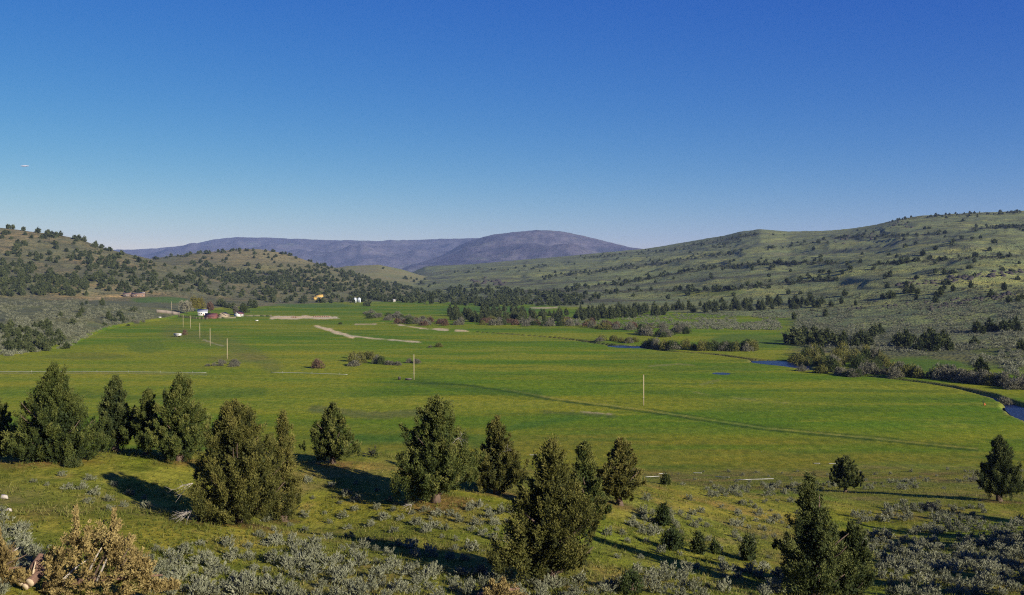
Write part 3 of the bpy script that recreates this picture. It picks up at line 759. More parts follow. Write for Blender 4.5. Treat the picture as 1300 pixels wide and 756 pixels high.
NEAR = [
    dict(px=-8, pyb=577, pyt=500, wpx=66, Y=82, label='olive juniper cut off by the left edge, left of the broad cone-shaped juniper', seed=1, base=.05),
    dict(px=68, pyb=589, pyt=461, wpx=118, Y=76, label='broad dark cone-shaped juniper with a pointed top and a skirt reaching the ground', seed=2, base=.02, plumes=13, top=.25, dens=1.1),
    dict(px=147, pyb=577, pyt=477, wpx=60, Y=83, label='narrow dark juniper with a bare forked trunk, just right of the broad cone-shaped one', seed=3, mat='jun_d', base=.17, plumes=7, top=.4),
    dict(px=187, pyb=583, pyt=494, wpx=46, Y=81, label='shorter open juniper on a thin leaning trunk, between two taller ones', seed=4, base=.20, plumes=6, dens=.8),
    dict(px=229, pyb=586, pyt=475, wpx=80, Y=79, label='tall rounded juniper at the right of the left row, right of a shorter thin-trunked one', seed=5, base=.10, plumes=10),
    dict(px=302, pyb=669, pyt=508, wpx=142, Y=60, label='very wide olive juniper with bleached dead limbs sticking out on its left', seed=6, mat='jun_o', base=.06, plumes=13, top=.75, dens=1.15,
         parts=[('dead_branch', (-.42, -.70, .40), (-1, -.45, -.02), 1.7, 4, .28), ('dead_branch', (-.45, -.68, .18), (-.75, -.55, -.35), 1.25, 12, .30)]),
    dict(px=360, pyb=640, pyt=522, wpx=52, Y=69, label='narrow juniper tucked against the right side of the very wide olive one', seed=7, mat='jun_o', base=.05, plumes=6),
    dict(px=422, pyb=593, pyt=509, wpx=66, Y=85, label='compact symmetrical juniper with a short bare trunk and a gravelly bare patch at its foot', seed=8, mat='jun', base=.16, plumes=9, top=.35),
    dict(px=553, pyb=642, pyt=504, wpx=104, Y=72.4, label='large ragged juniper with several pointed tops and grey dead twigs high on its right side', seed=9, mat='jun', base=.12, plumes=13, top=.7,
         parts=[('dead_branch', (.5, -.75, .66), (.5, -.6, .35), 1.3, 5, .45), ('dead_branch', (-.4, -.7, .05), (-.7, -.5, -.1), 1.0, 4, .4)]),
    dict(px=631, pyb=632, pyt=529, wpx=64, Y=78, label='brownish-olive juniper directly right of the large ragged one', seed=10, mat='jun_o', base=.10, plumes=8, top=.5,
         parts=[('dead_branch', (.2, -.85, .6), (.4, -.6, .5), 1.0, 2, .3)]),
    dict(px=700, pyb=742, pyt=558, wpx=140, Y=50, label='nearest full juniper, a tall dense cone with a reddish trunk foot among the sagebrush', seed=11, mat='jun_o', base=.13, plumes=14, top=.25, dens=1.15),
    dict(px=741, pyb=652, pyt=559, wpx=56, Y=72, label='juniper half hidden behind the right shoulder of the nearest dense cone-shaped one', seed=12, mat='jun', base=.06, plumes=7),
    dict(px=787, pyb=643, pyt=556, wpx=66, Y=80, label='juniper with a clear reddish trunk and a spiky top, right end of the middle cluster', seed=13, mat='jun_o', base=.17, plumes=9, top=.45),
    dict(px=1073, pyb=626, pyt=579, wpx=42, Y=130, label='small round lollipop-shaped juniper standing alone on the lower slope', seed=14, mat='jun_d', base=.22, plumes=8, top=.8, ragged=.4),
    dict(px=1269, pyb=638, pyt=552, wpx=60, Y=118, label='lone juniper near the right edge with a short pale trunk and lumpy crown', seed=15, mat='jun_d', base=.16, plumes=9, top=.45),
    dict(px=1034, pyb=778, pyt=600, wpx=106, Y=56, label='dark open juniper cut by the bottom edge at right, its thin top tinged brown', seed=16, mat='jun_d', base=.06, plumes=10, top=.3, dens=.8, lean=(-.05, 0)),
    dict(px=1080, pyb=772, pyt=662, wpx=66, Y=58.5, label='low black-green juniper in shade, against the right side of the dark open one', seed=17, mat='jun_d', base=.02, plumes=7, top=.9, dens=1.0),
]
# three more stand right of the frame and throw the long shadows across the sagebrush there
OUT = [(46.5, 79, 7.5, 2.6), (50, 84, 6.5, 2.4), (58, 96, 7, 2.5), (36, 52, 7, 2.6), (40, 60, 7, 2.5), (42, 70, 6.5, 2.3)]
for kw in NEAR: near_juniper(**kw)
for i, (X, Y, h, R) in enumerate(OUT):
    rng = np.random.default_rng(200 + i); z = zat(X, Y)
    t = thing('juniper_tree', 'juniper on the slope beyond the right edge that shades the sagebrush thicket', 'juniper', (X, Y, z), 0, 'junipers beyond the right edge')
    crown(rng, h, R, h * .08, int(8 * h * R * 6), 12, .17, .36, 9).build('crown', M['jun_d'], t)
    trunk(rng, h, R, h * .1, .28).build('trunk', M['bark'], t); TALLY['juniper'] += 1

build_terrain(); strip_water()

# ------------------------------------------------------------------ distant junipers, conifers and willows
def far_variants(name, mat, seeds, h, R, base, nspray, nleaf, leaf, spray, plumes, top):
    out = []
    for s in seeds:
        rng = np.random.default_rng(s)
        mb = crown(rng, h, R * rng.uniform(.85, 1.15), base * h, nspray, nleaf, leaf, spray, plumes, top=top)
        mb.tube([(0, 0, -.3), (0, 0, h * .5)], [.16, .06], 5)
        # inner mass so that it does not see through
        n = 26; q = np.random.default_rng(s + 50)
        a = q.uniform(0, 6.28, n); zz = q.uniform(.1, .75, n) * h; rr = R * .5 * (1 - zz / h)
        out.append(mb)
    return out
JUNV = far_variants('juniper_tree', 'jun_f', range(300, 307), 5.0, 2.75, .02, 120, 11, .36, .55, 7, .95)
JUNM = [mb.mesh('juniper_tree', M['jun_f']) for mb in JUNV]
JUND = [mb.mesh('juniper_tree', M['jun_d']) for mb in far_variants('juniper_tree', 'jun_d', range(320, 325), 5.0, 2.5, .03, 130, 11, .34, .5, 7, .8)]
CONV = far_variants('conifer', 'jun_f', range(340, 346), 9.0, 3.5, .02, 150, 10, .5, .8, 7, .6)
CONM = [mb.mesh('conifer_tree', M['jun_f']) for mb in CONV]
LOWV = far_variants('low', 'jun_f', range(360, 366), 5.0, 2.7, .02, 42, 5, .8, .6, 5, .95)

CAND = []       # (apparent size, kind, x, y, z, height, label, group)
def poly_pts(rng, poly, n, mind=2.2):
    poly = np.array(poly, float); lo = poly.min(0); hi = poly.max(0); out = []
    tries = 0
    while len(out) < n and tries < n * 60:
        tries += 1
        p = rng.uniform(lo, hi); x, y = p; ins = False
        j = len(poly) - 1
        for i in range(len(poly)):
            if (poly[i, 1] > y) != (poly[j, 1] > y) and x < (poly[j, 0] - poly[i, 0]) * (y - poly[i, 1]) / (poly[j, 1] - poly[i, 1]) + poly[i, 0]: ins = not ins
            j = i
        if ins and vnoise(x / 17, y / 7, 19) * .9 + rng.uniform(0, .45) > .42: out.append((x, y))
    return out
def line_pts(rng, P, n, jx=4, jy=2.0):
    P = np.array(P, float); L = np.r_[0, np.cumsum(np.hypot(*np.diff(P, axis=0).T))]
    out = []
    for s in rng.uniform(0, L[-1], n):
        s = np.clip(s + rng.normal(0, 2), 0, L[-1]); c = np.sin(s / 9) * .5
        out.append((np.interp(s, L, P[:, 0]) + rng.normal(0, jx * .4), np.interp(s, L, P[:, 1]) + rng.normal(0, jy * .5)))
    return out
def cand(pts, kind, h0, h1, label, group, rng):
    for x, y in pts:
        g = hit(x, y)
        if g is None:                       # on the skyline: stand it on the crest
            for dy in (1, 2, 3, 4):
                g = hit(x, y + dy)
                if g: break
        if g is None or g[1] < 330: continue
        h = rng.uniform(h0, h1) * rng.choice([.75, 1, 1.0, 1.15])
        CAND.append((h / g[1] * F, kind, *g, h, label, group))

r = np.random.default_rng(11)
cand([(10, 288.5), (16, 289), (7, 297), (30, 293), (32, 299), (40, 303), (48, 296), (61, 297), (77, 298), (66, 297), (71, 298), (95, 304), (107, 307), (100, 305), (129, 315), (139, 319),
      (154, 324), (172, 329), (122, 313)], 'j', 6, 9, 'dark juniper on the crest of the left hill against the sky', 'junipers along the left hill crest', r)
cand(poly_pts(r, [(0, 295), (80, 300), (160, 325), (110, 345), (0, 335)], 62), 'j', 5, 8.5, 'scattered juniper on the open upper face of the left hill', 'junipers on the upper left hill', r)
cand(poly_pts(r, [(90, 318), (160, 326), (240, 346), (330, 368), (330, 380), (240, 374), (150, 372), (110, 368), (85, 345)], 270), 'j', 4, 7.2, 'juniper in the woodland on the right shoulder of the left hill', 'junipers on the left hill shoulder', r)
cand(poly_pts(r, [(0, 332), (60, 345), (112, 357), (112, 376), (0, 377)], 170), 'j', 5, 8.5, 'juniper in the thick dark stand along the foot of the left hill', 'junipers at the left hill foot', r)
cand(poly_pts(r, [(0, 416), (40, 411), (80, 421), (86, 444), (0, 454)], 66), 'j', 3.2, 5.0, 'juniper in the dark clump on the sage bench at the left edge', 'junipers in the left bench clump', r)
cand([(104, 397), (101, 404), (104, 388), (130, 388), (92, 412), (77, 403), (138, 406), (152, 403), (155, 408), (110, 386), (60, 417), (146, 409), (170, 396)], 'j', 4, 6.5,
     'single juniper on the open sage bench left of the ranch', 'junipers scattered on the sage bench', r)
cand(poly_pts(r, [(240, 331), (300, 344), (345, 347), (400, 337), (440, 346), (500, 359), (560, 376), (548, 386), (480, 383), (400, 366), (300, 361), (250, 351)], 820), 'j', 4, 6.8,
     'juniper in the dense wood on the middle hill', 'junipers in the middle hill wood', r)
cand(line_pts(r, [(200, 330), (250, 323), (300, 319), (340, 318.5), (370, 325), (400, 336), (450, 347)], 60, 4, 1.6), 'j', 5, 8, 'juniper along the crest of the bare-topped middle hill', 'junipers along the middle hill crest', r)
cand(poly_pts(r, [(250, 322), (345, 322), (400, 338), (330, 343), (260, 335)], 26), 'j', 5, 7, 'lone juniper on the bare tan top of the middle hill', 'junipers on the tan hilltop', r)
cand(poly_pts(r, [(330, 364), (400, 368), (480, 384), (480, 390), (400, 386), (330, 386)], 80), 'j', 5, 8, 'juniper on the lower sage slope behind the yellow cabin', 'junipers on the lower middle slope', r)
cand([(285, 390), (291, 391.5), (296, 393), (280, 389)], 'j', 6, 8.5, 'dark round juniper on the slope behind the tan shed', 'junipers behind the tan shed', r)
cand([(318, 389), (323, 391)], 'j', 8, 10.5, 'big dark juniper on the slope above the small red-roofed house', 'big junipers above the small house', r)
cand(poly_pts(r, [(553, 370), (600, 363), (680, 372), (760, 378), (760, 388), (640, 390), (560, 388)], 330), 'j', 4.5, 7.5, 'juniper in the shady canyon mouth wood', 'junipers in the canyon mouth', r)
cand(poly_pts(r, [(480, 340), (515, 346), (560, 362), (545, 366), (480, 352)], 16), 'j', 5, 7, 'small juniper on the bare tail of the middle hill', 'junipers on the bare hill tail', r)
rows = [([(740, 327), (790, 324), (850, 319), (900, 308), (960, 298)], 75), ([(690, 352), (748, 347), (790, 341), (825, 337), (891, 326), (940, 321)], 95),
        ([(700, 372), (727, 368), (790, 360), (854, 349), (891, 342), (960, 336), (1060, 334)], 110), ([(700, 380), (800, 370), (912, 369), (1017, 358), (1060, 355)], 70),
        ([(1109, 336), (1165, 332), (1205, 330), (1290, 326)], 24), ([(905, 315), (940, 303), (962, 296)], 26), ([(1060, 303), (1110, 301), (1150, 302)], 22), ([(1134, 279), (1200, 274), (1300, 270)], 46),
        ([(1235, 292), (1270, 289), (1300, 288)], 36), ([(560, 347), (640, 343), (700, 338)], 26), ([(970, 316), (1010, 312), (1060, 308)], 16), ([(1130, 300), (1200, 297)], 12)]
for P, n in rows:
    cand(line_pts(r, P, n, 6, 3.2), 'j', 4, 6.4, 'juniper in a dark line along a ledge of the long right hill', 'junipers along the right hill ledges', r)
cand(poly_pts(r, [(760, 324), (960, 300), (1130, 282), (1300, 274), (1300, 390), (1060, 385), (800, 385), (650, 350)], 150), 'j', 4.5, 7, 'scattered juniper on the open face of the long right hill', 'junipers scattered on the right hill', r)
cand([(1086, 388), (1068, 386), (1131, 379), (1165, 374), (1188, 378), (1275, 369), (1198, 368), (1150, 373), (1160, 372), (1048, 402), (1008, 406), (1120, 379)], 'j', 5, 7.0,
     'lone juniper standing on the middle of the sagebrush bench right of the band of conifers', 'junipers on the right sage bench', r)
cand(poly_pts(r, [(570, 398), (650, 394), (700, 399), (800, 393), (900, 388), (1055, 381), (1055, 390), (900, 398), (760, 407), (620, 410), (570, 410)], 230), 'c', 6, 9.5,
     'tall conifer in the dark band along the far side of the meadow', 'conifers in the band across the valley', r)
cand([(1006, 437), (1012, 438), (1020, 434), (1028, 440), (1043, 434), (1050, 437), (1062, 439), (1070, 441), (1092, 432), (1100, 440), (1096, 436), (1117, 424), (1110, 428), (1085, 441), (1040, 441), (1033, 436)], 'j', 6.5, 9.5,
     'dark juniper in the group on the flat behind the willow thicket by the river', 'junipers behind the river thicket', r)
cand([(1141, 440), (1152, 442), (1160, 436), (1174, 441), (1186, 446), (1197, 436), (1180, 441), (1205, 445), (1168, 446), (1192, 443), (1150, 437)], 'j', 6, 9,
     'dark juniper in the clump at the right end of the flat beyond the river', 'junipers at the right of the flat', r)
cand([(1237, 438), (1248, 424), (1256, 421), (1274, 421), (1264, 420), (1240, 423), (1282, 420), (1292, 422), (1297, 446), (1290, 417)], 'j', 5, 7.5, 'juniper on the sage slope near the right edge above the river', 'junipers near the right edge', r)
cand([(1246, 479)], 'j', 6.5, 6.8, 'solitary juniper on the far river bank rising over the grey willows', None, r)

# apparent size decides which stand as individuals
def link_copy(me, loc, rz, s, name):
    o = bpy.data.objects.new(name, me); COL.objects.link(o)
    o.location = loc; o.rotation_euler = (0, 0, rz); o.scale = s
    return o
CAND.sort(key=lambda c: -c[0])
nj = TALLY['juniper']; LEFT = []; nc = 0
for c in CAND:
    sz, kind, x, y, z, h, label, group = c
    if kind == 'j' and nj < 296 or kind == 'c' and nc < 290:
        if kind == 'j':
            me = (JUND if (x > 90 and r.random() < .6) or 'clump on the sage' in label and r.random() < .3 else JUNM)
            me = me[r.integers(len(me))]; s = h / 5; nj += 1; nm = 'juniper_tree'
        else: me = CONM[r.integers(len(CONM))]; s = h / 9; nc += 1; nm = 'conifer_tree'
        w = s * r.uniform(.85, 1.25)
        o = link_copy(me, (x, y, z - .1), r.uniform(0, 6.28), (w, w, s), nm)
        tag(o, label, 'juniper' if kind == 'j' else 'conifer', group)
    else: LEFT.append(c)
def stuff(cs, label, name='juniper_woodland'):
    if not cs: return
    mb = MB()
    for sz, kind, x, y, z, h, *_ in cs:
        src = LOWV[r.integers(len(LOWV))]; s = h / 5; w = s * r.uniform(.9, 1.3); a = r.uniform(0, 6.28); off = r.uniform(-.2, .2)
        ca, sa = math.cos(a), math.sin(a)
        for v, f, t in zip(src.v, src.f, src.t): pass
        V = np.concatenate(src.v); T = np.concatenate(src.t)
        W = np.c_[(V[:, 0] * ca - V[:, 1] * sa) * w + x, (V[:, 0] * sa + V[:, 1] * ca) * w + y, V[:, 2] * s + z - .1]
        n0 = mb.n; mb.v.append(W); mb.t.append(np.clip(T + off, 0, 1)); mb.f += [q + n0 for q in src.f]; mb.n += len(W)
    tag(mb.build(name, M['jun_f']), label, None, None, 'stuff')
stuff([c for c in LEFT], 'far junipers thinly wooding the hills on both sides of the valley')

# willow and brush thickets
WILM = {k: [bush(np.random.default_rng(400 + 10 * i + j), 3.2, 2.4, 260, 7, .30, .15, spread=.7).mesh('willow_shrub', M[k]) for j in range(3)]
        for i, k in enumerate(('wil_g', 'wil_y', 'wil_d', 'red', 'pale', 'gold'))}
def willow(px, py, hm, wm, kind, label, group=None, name='willow_shrub', cat='shrub'):
    g = hit(px, py)
    if g is None or g[1] < 200: return
    hh = 1.25 * hm * r.uniform(.75, 1.25); ww = 1.25 * wm * r.uniform(.8, 1.2)
    o = link_copy(WILM[kind][r.integers(3)], (g[0], g[1], g[2] - .15), r.uniform(0, 6.28), (ww / 4.6, ww / 4.6, hh / 3.3), name)
    tag(o, label, cat, group); return o
def thicket(pts, hm, wm, kinds, label, group):
    for x, y in pts: willow(x, y, hm, wm, r.choice(kinds), label, group)
thicket(line_pts(r, [(500, 410), (530, 411), (562, 412)], 14, 3, 3), 3.6, 6, ['wil_g', 'wil_g', 'red'], 'grey leafless shrub in the brush line by the dark bush on the far meadow edge', 'brush at the far meadow edge')
thicket(line_pts(r, [(455, 400), (490, 404), (545, 407)], 20, 3, 4), 3.6, 7, ['wil_g', 'wil_d', 'wil_g'], 'grey-green brush behind the gravel strip at the far end of the meadow', 'brush behind the gravel strip')
thicket(line_pts(r, [(560, 413), (640, 411), (700, 412), (760, 416), (800, 419), (870, 421)], 62, 3, 3), 4.2, 6.5, ['wil_g', 'wil_g', 'wil_y', 'wil_d', 'red'],
        'grey-brown willow in the long winding line below the conifer band', 'willows below the conifer band')
thicket(line_pts(r, [(812, 427), (850, 425), (868, 424)], 14, 3, 2.5), 4.2, 6.5, ['wil_g', 'wil_d'], 'willow in the short dark thicket behind the first river bend', 'willows behind the first river bend')
thicket(line_pts(r, [(756, 433), (780, 434), (812, 436)], 10, 2, 1.6), 2.8, 5, ['wil_g', 'wil_y', 'wil_y'], 'low willow on the far bank of the first river bend', 'willows at the first river bend')
thicket(line_pts(r, [(818, 442), (860, 444), (905, 445), (955, 445)], 36, 2, 1.8), 4.4, 5.5, ['wil_d', 'wil_d', 'wil_y', 'wil_g'], 'green willow in the hedge-like row between the two river bends', 'willows between the river bends')
thicket(poly_pts(r, [(1000, 462), (1010, 450), (1060, 447), (1125, 452), (1135, 464), (1100, 472), (1060, 474), (1020, 470)], 46), 4.2, 5.2, ['wil_d', 'wil_y', 'wil_y', 'wil_y', 'wil_g'],
        'willow in the round mixed thicket filling the second river bend', 'willows in the second river bend')
thicket(line_pts(r, [(1004, 468.5), (1030, 472), (1060, 476), (1090, 479)], 13, 2, 1.0), 2.6, 4.2, ['wil_g', 'wil_y', 'wil_d'], 'low willow on the near bank in front of the second river bend thicket', 'near bank willows at the second bend')
thicket(line_pts(r, [(1095, 474), (1150, 478), (1200, 482), (1250, 488), (1310, 494)], 40, 3, 2.4), 4.0, 5.0, ['wil_g', 'wil_g', 'wil_g', 'wil_y'], 'grey bare willow along the shaded far river bank at right', 'bare willows on the shaded bank')
thicket(poly_pts(r, [(432, 464), (440, 455), (470, 452), (488, 458), (485, 464), (460, 466)], 16), 3.0, 4.0, ['wil_y', 'wil_g', 'wil_y', 'wil_d'], 'shrub in the round clump in mid meadow left of the second nearest pole', 'shrubs in the mid meadow clump')
thicket(line_pts(r, [(488, 464), (505, 463), (534, 461)], 9, 2, 1.4), 1.7, 3.0, ['wil_g'], 'low grey brush trailing right from the mid meadow clump', 'low brush beside the meadow clump')
thicket(poly_pts(r, [(262, 466), (275, 460), (300, 460), (304, 465), (285, 468)], 14), 1.3, 2.6, ['wil_g', 'wil_g'], 'low grey brush heaped around the foot of the pole below the ranch', 'brush heap by the pole')
willow(402, 468, 2.8, 4.5, 'red', 'reddish-grey round bush alone in the meadow left of the mid meadow clump')
willow(556, 441, 2.4, 4.0, 'wil_y', 'small yellow-grey bush at the end of the pale dirt strip')
willow(547, 441.5, 1.2, 3.0, 'wil_g', 'low dark grey brush beside the small yellow-grey bush')
willow(1277, 516, 2.0, 4.5, 'wil_g', 'low grey bush on the near bank beside the river bend at the right edge')
willow(234, 425.5, 4.2, 3.0, 'red', 'reddish leafless bush right of the white trailer')
willow(432, 412, 2.2, 4.0, 'wil_d', 'small dark bush alone behind the bend of the pale dirt track')
willow(519, 412, 5.0, 7.5, 'wil_d', 'dark rounded bush at the far meadow edge beside the gravel')
thicket(poly_pts(r, [(130, 405), (160, 402), (185, 410), (165, 416), (130, 416)], 16), 1.6, 3.0, ['wil_g', 'wil_d'], 'grey-green brush on the sage slope above the meadow', 'brush on the left sage slope')
# ranch trees
def yard_tree(px, py, hm, wm, kind, label, name='cottonwood_tree'):
    g = hit(px, py); rng = np.random.default_rng(int(px * 7 + py))
    t = thing(name, label, 'tree', g, 0, None)
    mb = bush(rng, hm, wm / 1.9, 760, 7, .62, .42, spread=.9, up=.5)
    for v in mb.v: v[:, 2] = hm * .16 + v[:, 2] * .84
    mb.build('crown', M[kind], t)
    tr = MB(); tr.tube([(0, 0, -.3), (.1, 0, hm * .3), (0, .1, hm * .75)], [.35, .25, .08], 7)
    for k in range(5):
        a = k * 1.3; tr.tube([(0, 0, hm * .25), (wm * .2 * math.cos(a), wm * .2 * math.sin(a), hm * .5), (wm * .32 * math.cos(a), wm * .32 * math.sin(a), hm * .75)], [.16, .1, .04], 5)
    tr.build('trunk', M['bark'], t)
yard_tree(237, 399, 15, 11, 'pale', 'pale leafless-looking tree in bud in front of the yellow-green ranch trees')
yard_tree(246, 396, 17, 10, 'gold', 'tall yellow-green tree behind the pale budding ranch tree')
yard_tree(255, 396, 16.5, 10, 'gold', 'yellow-green tree directly behind the white ranch house')
yard_tree(267, 397, 12, 7, 'red', 'reddish-brown tree behind the red-roofed barn')
yard_tree(309.5, 400.5, 13, 10, 'wil_d', 'dark green tree sheltering the small red-trimmed house', 'shade_tree')
yard_tree(299, 399.5, 9, 7, 'wil_g', 'dusky bare tree left of the small red-trimmed house', 'shade_tree')
for i, (x, lab) in enumerate(((546, 'left one of two slim poplars at the edge of the far green field'), (549, 'right one of two slim poplars at the edge of the far green field'))):
    g = hit(x, 387); t = thing('poplar_tree', lab, 'tree', g)
    mb = crown(np.random.default_rng(500 + i), 17, 2.0, 1.0, 260, 9, .6, .7, 4, top=.9); mb.build('crown', M['jun_d'], t)
    q = MB(); q.tube([(0, 0, -.3), (0, 0, 9)], [.22, .08], 6); q.build('trunk', M['bark'], t)

# ------------------------------------------------------------------ sagebrush
SAGEV = [bush(np.random.default_rng(600 + i), .80, .52, 44, 13, .105, .045, spread=.40, up=.9, clump=.75) for i in range(6)]
for i, b_ in enumerate(SAGEV):
    q = np.random.default_rng(650 + i)
    for k in range(7):
        a = q.uniform(0, 6.28); b_.tube([(0, 0, -.08), (.12 * math.cos(a), .12 * math.sin(a), .2), (.34 * math.cos(a), .34 * math.sin(a), .5)], [.025, .018, .008], 3)
SAGEM = [b_.mesh('sagebrush', M['sage']) for b_ in SAGEV]
SAGE_L = [bush(np.random.default_rng(680 + i), .80, .52, 20, 4, .24, .11, spread=.5) for i in range(4)]
ZONES = [  # polygon, wanted spacing in photo pixels, size, label, group
    ([(190, 700), (300, 705), (430, 705), (560, 722), (640, 735), (640, 760), (190, 760)], 16, .95, 'grey-green sagebrush in the thick strip at the bottom edge left of the nearest dense juniper', 'sagebrush along the bottom edge'),
    ([(575, 655), (610, 640), (650, 648), (645, 690), (590, 680)], 12, .8, 'sagebrush in the patch at the left foot of the nearest dense juniper', 'sagebrush left of the nearest juniper'),
    ([(500, 640), (580, 650), (585, 690), (510, 670)], 15, .72, 'sagebrush in the loose patch below the large ragged juniper', 'sagebrush below the ragged juniper'),
    ([(762, 655), (820, 648), (880, 652), (900, 672), (830, 680), (770, 682)], 12.5, .85, 'sagebrush in the patch right of the nearest dense juniper', 'sagebrush right of the nearest juniper'),
    ([(640, 738), (700, 745), (790, 735), (840, 718), (1000, 725), (1000, 760), (640, 760)], 14, .9, 'sagebrush in the strip at the bottom edge between the two nearest junipers', 'sagebrush between the nearest junipers'),
    ([(1080, 655), (1150, 640), (1305, 648), (1305, 735), (1120, 715), (1090, 690)], 8, 1.0, 'sagebrush in the dense half shaded thicket at right', 'sagebrush in the right thicket'),
    ([(1110, 715), (1305, 738), (1305, 760), (1110, 760)], 12, 1.0, 'sagebrush in the bottom right corner below the dense thicket', 'sagebrush in the bottom right corner'),
    ([(890, 622), (960, 618), (1050, 616), (1240, 608), (1250, 622), (1100, 622), (960, 632), (900, 632)], 7, .95, 'sagebrush in the low belt where the slope meets the meadow', 'sagebrush belt at the slope foot'),
    ([(930, 640), (990, 636), (1000, 680), (940, 690), (925, 660)], 13, .8, 'sagebrush in the loose patch left of the dark open juniper', 'sagebrush left of the dark juniper'),
    ([(-5, 650), (40, 668), (50, 720), (-5, 760)], 17, 1.05, 'sagebrush at the left edge around the dried golden branches', 'sagebrush at the left edge'),
    ([(60, 600), (180, 622), (190, 650), (100, 650), (20, 610)], 19, .8, 'small scattered sagebrush on the open slope below the broad cone-shaped juniper', 'sagebrush on the left slope'),
    ([(330, 600), (460, 612), (560, 660), (540, 700), (330, 700), (330, 640)], 19, .75, 'small scattered sagebrush on the open slope between the two widest junipers', 'sagebrush on the middle slope'),
    ([(820, 632), (1060, 640), (1060, 720), (780, 715), (780, 690)], 23, .75, 'small scattered sagebrush on the grass right of the nearest dense juniper', 'sagebrush on the right slope'),
    ([(180, 690), (640, 715), (640, 700), (330, 690)], 18, .9, 'sagebrush thinning out above the thick strip at the bottom edge', 'sagebrush above the bottom strip'),
    ([(840, 600), (1300, 596), (1300, 612), (860, 618)], 16, .8, 'tiny sagebrush scattered at the edge of the meadow by the white pipes', 'sagebrush by the white pipes'),
]
rs = np.random.default_rng(21)
SG = []
def in_poly(poly, x, y):
    ins = False; j = len(poly) - 1
    for i in range(len(poly)):
        if (poly[i][1] > y) != (poly[j][1] > y) and x < (poly[j][0] - poly[i][0]) * (y - poly[i][1]) / (poly[j][1] - poly[i][1]) + poly[i][0]: ins = not ins
        j = i
    return ins
for poly, spc, size, lab, grp in ZONES:
    lo = np.min(poly, 0); hi = np.max(poly, 0); got = []
    for _ in range(int((hi - lo).prod() / spc ** 2 * 7)):
        x, y = rs.uniform(lo, hi)
        if not in_poly(poly, x, y): continue
        if vnoise(x / 30, y / 14, 33) < .30 and spc < 15: continue
        if any(abs(x - a) < spc and math.hypot(x - a, (y - b) * 1.7) < spc * 1.0 for a, b in got): continue
        got.append((x, y))
        g = hit(x, y)
        if g is None or g[1] > 200: continue
        s = size * rs.uniform(.55, 1.3)
        SG.append((s / g[1], *g, s, lab, grp))
SG.sort(key=lambda c: -c[0])
REST = []
for i, (sz, x, y, z, s, lab, grp) in enumerate(SG):
    if i < 292:
        o = link_copy(SAGEM[rs.integers(6)], (x, y, z - .06), rs.uniform(0, 6.28), (s * rs.uniform(.9, 1.4), s * rs.uniform(.9, 1.4), s), 'sagebrush')
        tag(o, lab, 'sagebrush', grp)
    else: REST.append((x, y, z, s, SAGEV, 1.1))
def merge_plants(items, name, mat, label):
    mb = MB()
    for x, y, z, s, var, wf in items:
        src = var[rs.integers(len(var))]; a = rs.uniform(0, 6.28); w = s * wf * rs.uniform(.85, 1.2); off = rs.uniform(-.15, .15)
        ca, sa = math.cos(a), math.sin(a); V = np.concatenate(src.v); T = np.concatenate(src.t)
        n0 = mb.n
        mb.v.append(np.c_[(V[:, 0] * ca - V[:, 1] * sa) * w + x, (V[:, 0] * sa + V[:, 1] * ca) * w + y, V[:, 2] * s + z - .05]); mb.t.append(np.clip(T + off, 0, 1))
        mb.f += [q + n0 for q in src.f]; mb.n += len(V)
    tag(mb.build(name, M[mat]), label, None, None, 'stuff')
# sage too far or too small to count: the rest of the near slope, and the benches beyond the meadow
FARS = [([(0, 382), (110, 380), (180, 392), (200, 402), (130, 418), (90, 440), (0, 455)], 2600), ([(860, 405), (1000, 408), (1000, 420), (860, 418)], 900),
        ([(960, 398), (1300, 380), (1300, 480), (1140, 447), (1010, 440)], 5200), ([(640, 405), (900, 398), (1000, 402), (1000, 416), (700, 412)], 1500)]
for poly, n in FARS:
    lo = np.min(poly, 0); hi = np.max(poly, 0)
    for _ in range(n):
        x, y = rs.uniform(lo, hi)
        if not in_poly(poly, x, y): continue
        if 1010 < x < 1235 and 452 < y < 473 or vnoise(x / 20, y / 8, 35) < .3: continue
        if x > 950 and y > 444 and x < 1110: continue
        g = hit(x, y)
        if g and 330 < g[1] < 1500: REST.append((*g, rs.uniform(.9, 2.3), SAGE_L, 1.3))
merge_plants(REST, 'sagebrush_cover', 'sage', 'low grey-green sagebrush covering the slopes and benches')

HB = []
for poly, n, lo_, hi_ in (([(0, 292), (100, 303), (160, 324), (330, 366), (330, 382), (150, 374), (0, 378)], 3000, .9, 2.2), ([(240, 325), (330, 319), (400, 336), (560, 376), (540, 387), (340, 386)], 2200, 1.0, 2.4),
                          ([(540, 342), (760, 326), (960, 296), (1130, 282), (1300, 272), (1300, 400), (900, 400), (600, 372)], 6500, .9, 2.4)):
    a_ = np.min(poly, 0); b_ = np.max(poly, 0)
    for _ in range(n):
        x, y = rs.uniform(a_, b_)
        if not in_poly(poly, x, y) or vnoise(x / 22, (y - .12 * x) / 4.5, 44) < rs.uniform(.25, .62): continue
        g = hit(x, y)
        if g and g[1] > 500: HB.append((*g, rs.uniform(lo_, hi_), SAGE_L, 1.35))
for P, n in rows:
    for x, y in line_pts(rs, P, n * 10, 9, 2.2):
        g = hit(x, y)
        if g and g[1] > 500: HB.append((*g, rs.uniform(1.0, 2.6), SAGE_L, 1.5))
merge_plants(HB, 'hillside_brush', 'brush', 'low dark brush freckling the hills on both sides of the valley')

